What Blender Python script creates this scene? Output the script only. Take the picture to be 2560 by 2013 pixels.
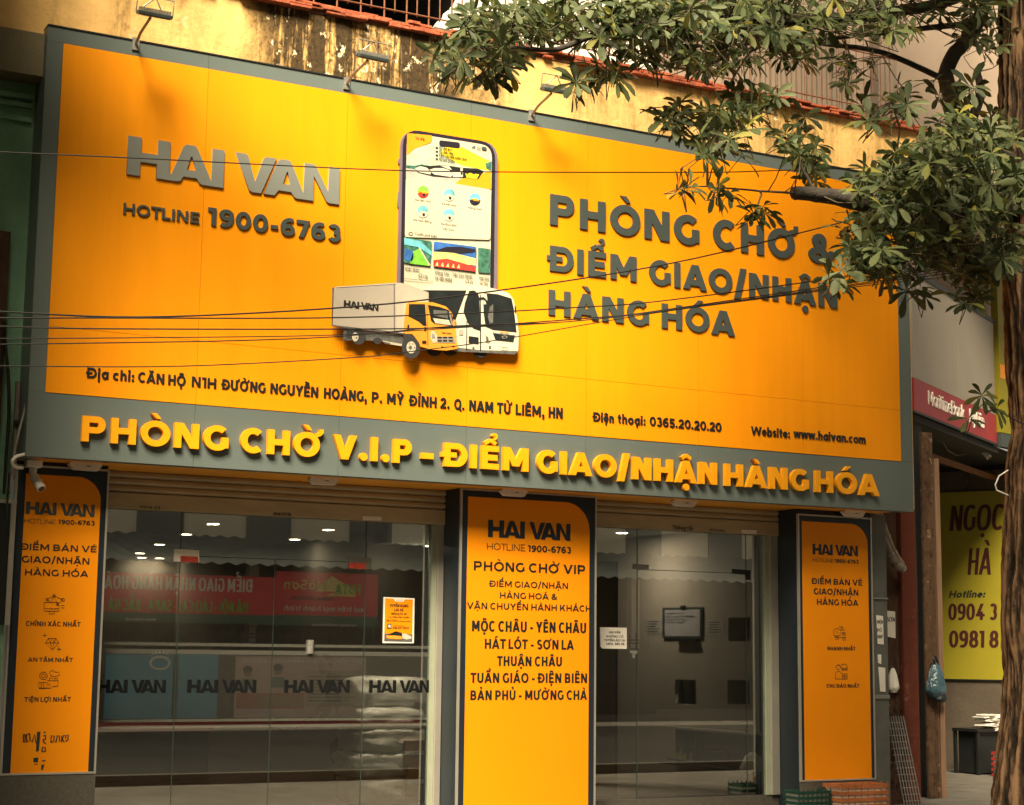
import bpy, bmesh, math, random
from mathutils import Vector, Matrix, noise
random.seed(7)
sc = bpy.context.scene
for o in list(bpy.data.objects): bpy.data.objects.remove(o)
COL = sc.collection
# ------------------------------------------------------------------ camera
F_PX = 4270.67                       # focal length in pixels of a 2560 px wide frame
CAM = Vector((-3.14577, -13.91537, 1.6))
RIGHT = Vector((0.88055133, -0.47379785, 0.01203918))
DOWN = Vector((0.07878602, 0.12128068, -0.98948661))
FWD = Vector((0.46735651, 0.87224228, 0.14412251))
cd = bpy.data.cameras.new('camera'); cam = bpy.data.objects.new('camera', cd); COL.objects.link(cam)
cd.sensor_fit = 'HORIZONTAL'; cd.sensor_width = 36; cd.lens = F_PX / 2560 * 36
cd.clip_start = 0.1; cd.clip_end = 600
m3 = Matrix((RIGHT, -DOWN, -FWD)).transposed()
cam.matrix_world = Matrix.Translation(CAM) @ m3.to_4x4()
sc.camera = cam
# ------------------------------------------------------------------ light
SUN_EL, SUN_AZ = math.radians(48), math.radians(-38)     # azimuth off the facade normal, minus = from the left
SUNV = Vector((math.sin(SUN_AZ) * math.cos(SUN_EL), -math.cos(SUN_AZ) * math.cos(SUN_EL), math.sin(SUN_EL)))
w = bpy.data.worlds.new('World'); sc.world = w; w.use_nodes = True
nt = w.node_tree; bg = nt.nodes['Background']
sky = nt.nodes.new('ShaderNodeTexSky'); sky.sky_type = 'NISHITA'; sky.sun_disc = False
sky.sun_elevation = SUN_EL
sky.sun_rotation = math.atan2(SUNV.x, SUNV.y)
sky.dust_density = 4.0; sky.air_density = 1.0; sky.ozone_density = 0.5
hs = nt.nodes.new('ShaderNodeHueSaturation'); hs.inputs['Saturation'].default_value = 0.25
tint = nt.nodes.new('ShaderNodeMix'); tint.data_type = 'RGBA'; tint.blend_type = 'MULTIPLY'; tint.inputs[0].default_value = 1.0
tint.inputs[7].default_value = (1.0, 0.86, 0.66, 1)        # smoggy warm sky
nt.links.new(sky.outputs[0], hs.inputs['Color']); nt.links.new(hs.outputs[0], tint.inputs[6])
nt.links.new(tint.outputs[2], bg.inputs[0]); bg.inputs[1].default_value = 0.034
sd = bpy.data.lights.new('sun', 'SUN'); sd.energy = 5.0; sd.angle = math.radians(27.0); sd.color = (1.0, 0.84, 0.58)
sun = bpy.data.objects.new('sun', sd); COL.objects.link(sun)
sun.rotation_euler = SUNV.to_track_quat('Z', 'Y').to_euler()
sc.view_settings.view_transform = 'Standard'; sc.view_settings.look = 'None'
sc.view_settings.exposure = 1.8; sc.view_settings.gamma = 1
sc.cycles.max_bounces = 8; sc.cycles.transparent_max_bounces = 16
sc.cycles.use_denoising = True

# ------------------------------------------------------------------ materials
def M(name, col, rough=0.6, var=0.12, scale=3.0, metal=0.0, bump=0.0, bscale=60, stretch=(1, 1, 1), spec=0.5, emit=0.0, coat=0.0):
    m = bpy.data.materials.new(name); m.use_nodes = True; t = m.node_tree
    b = t.nodes['Principled BSDF']; b.inputs['Roughness'].default_value = rough; b.inputs['Metallic'].default_value = metal
    b.inputs['Specular IOR Level'].default_value = spec; b.inputs['Coat Weight'].default_value = coat
    tc = t.nodes.new('ShaderNodeTexCoord'); mp = t.nodes.new('ShaderNodeMapping'); mp.inputs['Scale'].default_value = stretch
    t.links.new(tc.outputs['Object'], mp.inputs[0])
    n = t.nodes.new('ShaderNodeTexNoise'); n.inputs['Scale'].default_value = scale; n.inputs['Detail'].default_value = 6; n.inputs['Roughness'].default_value = 0.65
    t.links.new(mp.outputs[0], n.inputs['Vector'])
    r = t.nodes.new('ShaderNodeValToRGB'); r.color_ramp.elements[0].position = 0.3; r.color_ramp.elements[1].position = 0.7
    r.color_ramp.elements[0].color = (*[c * (1 - var) for c in col], 1); r.color_ramp.elements[1].color = (*[min(1, c * (1 + var)) for c in col], 1)
    t.links.new(n.outputs[0], r.inputs[0]); t.links.new(r.outputs[0], b.inputs['Base Color'])
    if bump:
        n2 = t.nodes.new('ShaderNodeTexNoise'); n2.inputs['Scale'].default_value = bscale; n2.inputs['Detail'].default_value = 5
        t.links.new(mp.outputs[0], n2.inputs['Vector'])
        bp = t.nodes.new('ShaderNodeBump'); bp.inputs['Strength'].default_value = bump; bp.inputs['Distance'].default_value = 0.02
        t.links.new(n2.outputs[0], bp.inputs['Height']); t.links.new(bp.outputs[0], b.inputs['Normal'])
    if emit:
        b.inputs['Emission Color'].default_value = (*col, 1); b.inputs['Emission Strength'].default_value = emit
    return m

def stained(name, base, stain, peel, amount=0.5, dens=1.0, patch=None):
    """old plaster: vertical rain streaks, blotches and peeled flakes"""
    m = bpy.data.materials.new(name); m.use_nodes = True; t = m.node_tree; b = t.nodes['Principled BSDF']; b.inputs['Roughness'].default_value = 0.9
    b.inputs['Specular IOR Level'].default_value = 0.2
    tc = t.nodes.new('ShaderNodeTexCoord')
    def nz(scale, stretch, detail=8, rough=0.7):
        mp = t.nodes.new('ShaderNodeMapping'); mp.inputs['Scale'].default_value = stretch; t.links.new(tc.outputs['Object'], mp.inputs[0])
        n = t.nodes.new('ShaderNodeTexNoise'); n.inputs['Scale'].default_value = scale; n.inputs['Detail'].default_value = detail; n.inputs['Roughness'].default_value = rough
        t.links.new(mp.outputs[0], n.inputs['Vector']); return n.outputs[0]
    def ramp(inp, a, bb):
        r = t.nodes.new('ShaderNodeMapRange'); r.inputs[1].default_value = a; r.inputs[2].default_value = bb
        t.links.new(inp, r.inputs[0]); return r.outputs[0]
    def mix(fac, a, c):
        x = t.nodes.new('ShaderNodeMix'); x.data_type = 'RGBA'
        t.links.new(fac, x.inputs[0])
        for v, k in ((a, 6), (c, 7)):
            if isinstance(v, tuple): x.inputs[k].default_value = (*v, 1)
            else: t.links.new(v, x.inputs[k])
        return x.outputs[2]
    def mul(a, c):
        x = t.nodes.new('ShaderNodeMath'); x.operation = 'MULTIPLY'; t.links.new(a, x.inputs[0])
        if isinstance(c, float): x.inputs[1].default_value = c
        else: t.links.new(c, x.inputs[1])
        return x.outputs[0]
    c = mix(ramp(nz(1.3, (1, 1, 1)), 0.35, 0.65), tuple(v * 0.82 for v in base), tuple(min(1, v * 1.1) for v in base))
    big = ramp(nz(0.55 * dens, (1, 1, 0.25), 3), 0.62 - amount * 0.25, 0.78 - amount * 0.25)
    streak = ramp(nz(5.0, (1.6, 1.6, 0.12)), 0.42, 0.62)
    c = mix(mul(mul(big, streak), 0.95), c, stain)
    if patch:
        sx = t.nodes.new('ShaderNodeSeparateXYZ'); t.links.new(tc.outputs['Object'], sx.inputs[0])
        wv = t.nodes.new('ShaderNodeMath'); wv.operation = 'MULTIPLY_ADD'; t.links.new(nz(1.1, (1, 1, .6), 4), wv.inputs[0]); wv.inputs[1].default_value = 1.6; t.links.new(sx.outputs[0], wv.inputs[2])
        a1, a2 = ramp(wv.outputs[0], patch[0], patch[0] + .5), ramp(wv.outputs[0], patch[1], patch[1] - .9)
        pm_ = mul(a1, a2); st2 = ramp(nz(6.5, (1.5, 1.5, .13)), 0.33, 0.48)
        c = mix(mul(mul(pm_, st2), .96), c, stain); c = mix(mul(mul(pm_, ramp(nz(26, (1, 1, .7)), .5, .58)), .75), c, tuple(v * .7 for v in stain))
        c = mix(mul(pm_, ramp(nz(8, (1, 1, .7), 5), .60, .64)), c, peel)
    fine = ramp(nz(16, (1, 1, 0.6)), 0.5, 0.6)
    c = mix(mul(mul(big, fine), 0.8), c, tuple(v * 0.6 for v in stain))
    flake = ramp(nz(9, (1, 1, 0.8), 4), 0.62, 0.66)
    c = mix(mul(flake, big), c, peel)
    speck = ramp(nz(22, (1, 1, 1), 2), 0.70, 0.74)
    c = mix(mul(speck, 0.6), c, tuple(v * 0.5 for v in base))
    t.links.new(c, b.inputs['Base Color'])
    bp = t.nodes.new('ShaderNodeBump'); bp.inputs['Strength'].default_value = 0.5; bp.inputs['Distance'].default_value = 0.02
    t.links.new(nz(14, (1, 1, 1)), bp.inputs['Height']); t.links.new(bp.outputs[0], b.inputs['Normal'])
    return m

def glass_mat(name, refl=0.3, tintc=(0.9, 0.9, 0.86)):
    m = bpy.data.materials.new(name); m.use_nodes = True; t = m.node_tree
    t.nodes.remove(t.nodes['Principled BSDF']); out = t.nodes['Material Output']
    tr = t.nodes.new('ShaderNodeBsdfTransparent'); tr.inputs[0].default_value = (*tintc, 1)
    gl = t.nodes.new('ShaderNodeBsdfGlossy'); gl.inputs['Roughness'].default_value = 0.004; gl.inputs[0].default_value = (0.95, 0.97, 0.95, 1)
    fr = t.nodes.new('ShaderNodeFresnel'); fr.inputs[0].default_value = 1.5
    mr = t.nodes.new('ShaderNodeMapRange'); mr.inputs[1].default_value = 0.04; mr.inputs[2].default_value = 1.0; mr.inputs[3].default_value = refl; mr.inputs[4].default_value = 1.0
    t.links.new(fr.outputs[0], mr.inputs[0])
    mx = t.nodes.new('ShaderNodeMixShader'); t.links.new(mr.outputs[0], mx.inputs[0]); t.links.new(tr.outputs[0], mx.inputs[1]); t.links.new(gl.outputs[0], mx.inputs[2])
    t.links.new(mx.outputs[0], out.inputs[0]); return m

def film_mat(name, col, alpha):
    m = bpy.data.materials.new(name); m.use_nodes = True; b = m.node_tree.nodes['Principled BSDF']
    b.inputs['Base Color'].default_value = (*col, 1); b.inputs['Roughness'].default_value = 0.7; b.inputs['Alpha'].default_value = alpha; return m

YEL = (0.86, 0.295, 0.003)
m_yellow = M('yellow composite panel', YEL, 0.5, 0.05, 2.2, spec=0.15, bump=0.02, bscale=1.2, stretch=(2.2, 1, .12))
m_ypillar = M('yellow printed panel', (0.86, 0.275, 0.003), 0.5, 0.03, 0.8, spec=0.15)
m_yletter = M('yellow letter face', (0.9, 0.37, 0.006), 0.4, 0.03, 2, spec=0.4)
m_soffit = M('ochre soffit panel', (0.84, 0.36, 0.03), 0.5, 0.12, 1.5)
m_grey = M('slate grey composite', (0.115, 0.145, 0.14), 0.38, 0.05, 0.9, spec=0.5)
m_dark = M('charcoal acrylic', (0.055, 0.07, 0.068), 0.35, 0.06, 2)
m_navy = M('navy panel', (0.014, 0.022, 0.032), 0.35, 0.1, 1.5)
m_black = M('black vinyl', (0.012, 0.014, 0.014), 0.45, 0.1)
m_silver = M('brushed aluminium', (0.55, 0.52, 0.46), 0.35, 0.08, 5, metal=0.6)
m_white = M('white paint', (0.78, 0.76, 0.7), 0.5, 0.05)
m_paper = M('paper', (0.75, 0.72, 0.66), 0.8, 0.05)
m_shutter = M('roller shutter steel', (0.42, 0.34, 0.21), 0.5, 0.15, 6, stretch=(0.3, 1, 1))
m_brick = M('red clay coping tile', (0.36, 0.085, 0.035), 0.85, 0.5, 7, bump=1.0, bscale=18)
m_rust = M('rusty iron', (0.17, 0.065, 0.03), 0.8, 0.4, 20)
m_voidm = M('painted shade plaster', (0.012, 0.011, 0.01), 0.9)  # near-black colour stands in for shade in the upper room and porch
m_pale = M('pale pink plaster', (0.36, 0.28, 0.22), 0.9, 0.08, 2)
m_corr = M('pale corrugated sheet', (0.34, 0.27, 0.21), 0.6, 0.06, 2)
m_wall = stained('weathered ochre plaster', (0.88, 0.55, 0.20), (0.03, 0.02, 0.011), (0.85, 0.72, 0.48), 0.55, patch=(2.2, 5.2))
m_green = stained('old green paint', (0.2, 0.38, 0.25), (0.07, 0.10, 0.07), (0.2, 0.2, 0.15), 0.2)
m_olive = stained('old olive concrete', (0.22, 0.19, 0.115), (0.05, 0.04, 0.03), (0.3, 0.18, 0.12), 0.35)
m_concrete = stained('bare stained concrete', (0.10, 0.08, 0.06), (0.03, 0.028, 0.022), (0.24, 0.2, 0.15), 0.5)
m_redwall = stained('faded red plaster', (0.12, 0.032, 0.02), (0.03, 0.016, 0.012), (0.24, 0.12, 0.08), 0.6)
m_brownwall = stained('dirty brown plaster', (0.10, 0.055, 0.036), (0.03, 0.02, 0.015), (0.22, 0.16, 0.11), 0.7)
m_wood = stained('old timber post', (0.13, 0.075, 0.045), (0.06, 0.035, 0.022), (0.3, 0.2, 0.13), 1.0, 2.5)
m_pave = M('concrete paver', (0.14, 0.13, 0.115), 1.0, 0.25, 3, bump=0.4, bscale=20, spec=.04)
m_asphalt = M('asphalt', (0.035, 0.034, 0.033), 1.0, 0.2, 8, bump=0.4, bscale=80, spec=.04)
m_plinth = M('grey granite plinth', (0.08, 0.072, 0.06), 0.5, 0.25, 30)
m_glass = glass_mat('shopfront glass', 0.36)
m_inwall = M('grey interior wall', (0.37, 0.335, 0.29), 0.8, 0.05)
m_floor = M('dark floor tile', (0.10, 0.10, 0.095), 0.3, 0.1)
m_ceil = M('interior ceiling', (0.30, 0.31, 0.29), 0.85, 0.05)
m_lamp = M('lit downlight', (1.0, 0.82, 0.55), 0.5, 0, emit=9)
m_card = M('brown cardboard', (0.30, 0.16, 0.07), 0.85, 0.15, 5)
m_frost = film_mat('frosted film', (0.30, 0.30, 0.26), 0.10)
m_logofilm = film_mat('dark film lettering', (0.006, 0.007, 0.008), 0.93); m_logofilm.node_tree.nodes['Principled BSDF'].inputs['Specular IOR Level'].default_value = .1
m_gletter = M('dark red vinyl', (0.05, 0.004, 0.006), 0.5, 0.05)
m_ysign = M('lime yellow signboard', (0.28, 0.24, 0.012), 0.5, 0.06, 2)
m_red = M('red signboard', (0.36, 0.022, 0.03), 0.45, 0.15, 2)
m_banner = M('red banner vinyl', (0.72, 0.03, 0.05), 0.5, 0.1, 2)
m_bag = M('blue plastic bag', (0.05, 0.11, 0.15), 0.25, 0.3, 8, spec=0.7, bump=0.6, bscale=25)
m_plastic = M('clear plastic wrap', (0.85, 0.81, 0.7), 0.35, 0.3, 5, spec=0.8, bump=0.9, bscale=14)
m_cloth = M('black cloth', (0.014, 0.014, 0.018), 0.9, 0.2)
m_skin = M('skin', (0.25, 0.13, 0.08), 0.6, 0.1)
m_hair = M('black hair', (0.006, 0.005, 0.005), 0.6, 0.1)
m_wire = M('black cable', (0.012, 0.012, 0.012), 0.5, 0.1)
m_steel = M('galvanised steel', (0.28, 0.28, 0.26), 0.45, 0.2, 12, metal=0.5)

# ------------------------------------------------------------------ frames: a vertical plane with its own x, z and outward normal
class Frame:
    def __init__(s, o, ang=0.0):
        a = math.radians(ang); s.o = Vector((o[0], o[1], 0)); s.ex = Vector((math.cos(a), math.sin(a), 0)); s.n = Vector((math.sin(a), -math.cos(a), 0))
    def w(s, x, z, d=0.0): return s.o + s.ex * x + s.n * d + Vector((0, 0, z))
    def uv(s, px, py, d=0.0):
        v = FWD * F_PX + RIGHT * (px - 1280) + DOWN * (py - 1006.5)
        t = (s.o + s.n * d - CAM).dot(s.n) / v.dot(s.n); p = CAM + v * t
        return ((p - s.o).dot(s.ex), p.z)
GLASS_Y = 0.80
class Mirror(Frame):
    """a frame across the street whose pixels are measured in the reflection in the shop glass"""
    def uv(s, px, py, d=0.0):
        v = FWD * F_PX + RIGHT * (px - 1280) + DOWN * (py - 1006.5)
        y = 2 * GLASS_Y - (s.o + s.n * d).y; t = (y - CAM.y) / v.y; p = CAM + v * t
        return ((Vector((p.x, s.o.y, 0)) - s.o).dot(s.ex), p.z)
S = Frame((0, 0)); PL = Frame((0, 0.40)); GL = Frame((0, GLASS_Y)); OP = Mirror((0, -24), 180)
def U(px, py, y):
    x, z = Frame((0, y)).uv(px, py); return Vector((x, y, z))
def crop(x0, y0, k): return lambda pts: [(x0 + k * x, y0 + k * y) for x, y in pts]

# ------------------------------------------------------------------ objects
def tag(o, label=None, cat=None, group=None, kind=None):
    if label: o['label'] = label
    if cat: o['category'] = cat
    if group: o['group'] = group
    if kind: o['kind'] = kind
    return o
def empty(name, loc, label, cat, group=None):
    o = bpy.data.objects.new(name, None); COL.objects.link(o); o.location = loc; o.empty_display_size = 0.2
    return tag(o, label, cat, group)
def origin(p):
    v = Vector((0, 0, 0))
    while p is not None: v += Vector(p.location); p = p.parent
    return v
def link(name, me, mat, parent=None, smooth=False):
    o = bpy.data.objects.new(name, me); COL.objects.link(o)
    if not me.materials: me.materials.append(mat)
    if parent is not None:
        o.parent = parent; o.location = -origin(parent)
    if smooth:
        for p in me.polygons: p.use_smooth = True
    return o
class MB:
    def __init__(s): s.v = []; s.f = []
    def add(s, vs, fs):
        k = len(s.v); s.v += [Vector(v) for v in vs]; s.f += [[i + k for i in f] for f in fs]; return s
    def box(s, x0, x1, y0, y1, z0, z1):
        return s.add([(x0, y0, z0), (x1, y0, z0), (x1, y1, z0), (x0, y1, z0), (x0, y0, z1), (x1, y0, z1), (x1, y1, z1), (x0, y1, z1)],
                     [(0, 3, 2, 1), (4, 5, 6, 7), (0, 1, 5, 4), (1, 2, 6, 5), (2, 3, 7, 6), (3, 0, 4, 7)])
    def obox(s, F, x0, x1, z0, z1, d0, d1):
        vs = [F.w(x, z, d) for z in (z0, z1) for x, d in ((x0, d1), (x1, d1), (x1, d0), (x0, d0))]
        return s.add(vs, [(0, 3, 2, 1), (4, 5, 6, 7), (0, 1, 5, 4), (1, 2, 6, 5), (2, 3, 7, 6), (3, 0, 4, 7)])
    def mbox(s, mat, sx, sy, sz):
        vs = [mat @ Vector((x * sx / 2, y * sy / 2, z * sz / 2)) for z in (-1, 1) for x, y in ((-1, -1), (1, -1), (1, 1), (-1, 1))]
        return s.add(vs, [(0, 3, 2, 1), (4, 5, 6, 7), (0, 1, 5, 4), (1, 2, 6, 5), (2, 3, 7, 6), (3, 0, 4, 7)])
    def tube(s, pts, r, n=8, cap=True):
        pts = [Vector(p) for p in pts]; rs = r if isinstance(r, (list, tuple)) else [r] * len(pts)
        k = len(s.v); ref = None
        for i, p in enumerate(pts):
            t = (pts[min(i + 1, len(pts) - 1)] - pts[max(i - 1, 0)]).normalized()
            if ref is None: ref = Vector((0, 0, 1)) if abs(t.z) < 0.9 else Vector((1, 0, 0))
            a = t.cross(ref).normalized(); ref = a.cross(t).normalized(); b = ref
            for j in range(n):
                q = 2 * math.pi * j / n; s.v.append(p + (a * math.cos(q) + b * math.sin(q)) * rs[i])
        for i in range(len(pts) - 1):
            for j in range(n):
                s.f.append([k + i * n + j, k + i * n + (j + 1) % n, k + (i + 1) * n + (j + 1) % n, k + (i + 1) * n + j])
        if cap:
            s.f.append([k + j for j in range(n)][::-1]); e = k + (len(pts) - 1) * n; s.f.append([e + j for j in range(n)])
        return s
    def build(s, name, mat, parent=None, smooth=False, bevel=0.0):
        me = bpy.data.meshes.new(name); me.from_pydata(s.v, [], s.f); me.update()
        bm = bmesh.new(); bm.from_mesh(me); bmesh.ops.recalc_face_normals(bm, faces=bm.faces)
        if bevel:
            bmesh.ops.bevel(bm, geom=[e for e in bm.edges if e.calc_face_angle(0) > 0.6], offset=bevel, segments=2, affect='EDGES', profile=0.6)
        bm.to_mesh(me); bm.free()
        return link(name, me, mat, parent, smooth)
def curve_mesh(cu, F, sx, sz, x0, z0, d_back, thick, name):
    o = bpy.data.objects.new('tmp', cu); COL.objects.link(o)
    me = bpy.data.meshes.new_from_object(o); bpy.data.objects.remove(o)
    me.name = name
    for v in me.vertices:
        x, y, z = v.co
        v.co = F.w(x0 + x * sx, z0 + y * sz, d_back + (z + 0.5) * thick)
    me.update(); me.materials.clear(); return me
def shape(F, name, loops, mat, parent, d=0.0, thick=0.002, px=True):
    """flat cut-out: closed outlines on frame F (pixel or metre coordinates), even-odd holes"""
    cu = bpy.data.curves.new(name, 'CURVE'); cu.dimensions = '2D'; cu.fill_mode = 'BOTH'; cu.extrude = 0.5
    for lp in loops:
        if px: lp = [F.uv(x, y, d + thick) for x, y in lp]
        sp = cu.splines.new('POLY'); sp.points.add(len(lp) - 1); sp.use_cyclic_u = True
        for i, (x, z) in enumerate(lp): sp.points[i].co = (x, z, 0, 1)
    me = curve_mesh(cu, F, 1, 1, 0, 0, d, thick, name); bpy.data.curves.remove(cu)
    return link(name, me, mat, parent)
def ell(cx, cy, rx, ry, n=24): return [(cx + rx * math.cos(2 * math.pi * i / n), cy + ry * math.sin(2 * math.pi * i / n)) for i in range(n)]
def rrect(x0, x1, z0, z1, rs, n=8):
    """rounded rectangle, radii for bl, br, tr, tl"""
    out = []
    for (cx, cz, r, a0) in ((x0 + rs[0], z0 + rs[0], rs[0], 180), (x1 - rs[1], z0 + rs[1], rs[1], 270), (x1 - rs[2], z1 - rs[2], rs[2], 0), (x0 + rs[3], z1 - rs[3], rs[3], 90)):
        k = n if r > 0 else 0
        for i in range(k + 1):
            a = math.radians(a0 + (90 * i / k if k else 0)); out.append((cx + r * math.cos(a), cz + r * math.sin(a)))
    return out
# ------------------------------------------------------------------ a geometric sans drawn stroke by stroke (capital height 1)
import unicodedata
class Pen:
    """c: width factor, w: stroke width; every stroke is a strip of (left, right) edge points"""
    def __init__(s, c, w, sq): s.c, s.w, s.h, s.sq, s.st, s.x0 = c, w, w * .87, sq, [], 0.0
    def quad(s, a, b, c_, d): s.st.append(([a, b], [d, c_]))
    def V(s, x, y0, y1, side='l'):
        x = x * s.c - (s.w if side == 'r' else s.w / 2 if side == 'c' else 0); s.quad((x, y0), (x, y1), (x + s.w, y1), (x + s.w, y0))
    def H(s, x0, x1, y, side='m', raw=False):
        y = y - (s.h if side == 't' else s.h / 2 if side == 'm' else 0); a, b = (x0, x1) if raw else (x0 * s.c, x1 * s.c); s.quad((a, y), (a, y + s.h), (b, y + s.h), (b, y))
    def D(s, xb, yb, xt, yt, k=1.0, raw=False):
        """diagonal, left edge from bottom (xb, yb) to top (xt, yt); cut level at both ends"""
        a, b = (xb, xt) if raw else (xb * s.c, xt * s.c)
        ln = math.hypot(b - a, yt - yb); hw = min(s.w * k * ln / max(yt - yb, .05), s.w * 2.2); s.quad((a, yb), (b, yt), (b + hw, yt), (a + hw, yb)); return hw
    def hw(s, dx, dy): return min(s.w * math.hypot(dx * s.c, dy) / dy, s.w * 2.2)
    def A(s, x0, y0, x1, y1, a0, a1, n=None, w=None):
        w = w or s.w; x0 *= s.c; x1 *= s.c; cx, cy, rx, ry = (x0 + x1) / 2, (y0 + y1) / 2, (x1 - x0) / 2, (y1 - y0) / 2
        h = w * s.h / s.w; n = n or max(6, int(abs(a1 - a0) / 11)); o, i = [], []; e = s.sq
        for k in range(n + 1):
            t = math.radians(a0 + (a1 - a0) * k / n); C, S_ = math.cos(t), math.sin(t)
            px, py = math.copysign(abs(C) ** e, C), math.copysign(abs(S_) ** e, S_)
            o.append((cx + rx * px, cy + ry * py)); i.append((cx + max(rx - w, 0.001) * px, cy + max(ry - h, 0.001) * py))
        s.st.append((o, i))
    def bowl(s, x1, y0, y1, xl=0.0):
        X1 = x1 * s.c; r = min((y1 - y0) / 2, (X1 - xl * s.c) * .62); cx = X1 - r
        s.H(xl * s.c, cx, y0, 'b', True); s.H(xl * s.c, cx, y1, 't', True); s.A((cx - r) / s.c, y0, x1, y1, -90, 90)
    def dot(s, x, y, r): s.st.append(([(x + r * math.cos(k * .4488), y + r * math.sin(k * .4488)) for k in range(8)], [(x + r * math.cos(-k * .4488), y + r * math.sin(-k * .4488)) for k in range(8)]))
    def line(s, pts, w):
        L, R = [], []
        for k, p in enumerate(pts):
            a, b = pts[max(k - 1, 0)], pts[min(k + 1, len(pts) - 1)]; dx, dy = b[0] - a[0], b[1] - a[1]; q = math.hypot(dx, dy) or 1
            L.append((p[0] - dy / q * w / 2, p[1] + dx / q * w / 2)); R.append((p[0] + dy / q * w / 2, p[1] - dx / q * w / 2))
        s.st.append((L, R))
GW = dict(A=1.12, B=.88, C=.96, D=1.0, E=.76, F=.74, G=1.0, H=.93, J=.6, K=.94, L=.72, M=1.14, N=.95, O=1.12, P=.86, Q=1.12, R=.88, S=.80, T=.86, U=.92, V=1.1, W=1.62, X=1.0, Y=1.02, Z=.8, a=.72, b=.74, c=.66, d=.74, e=.72, f=.42, g=.74, h=.66, k=.68, m=1.06, n=.66, o=.76, p=.74, q=.74, r=.42, s=.58, t=.44, u=.66, v=.74, w=1.08, x=.72, y=.74, z=.6)
GW.update({'0': .88, '1': .46, '2': .78, '3': .78, '4': .92, '5': .78, '6': .84, '7': .8, '8': .86, '9': .84, '&': 1.0, '-': .42, '/': .6, '(': .3, ')': .3})
DIAG = set('AVWYTvwyXxL/7')
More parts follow.
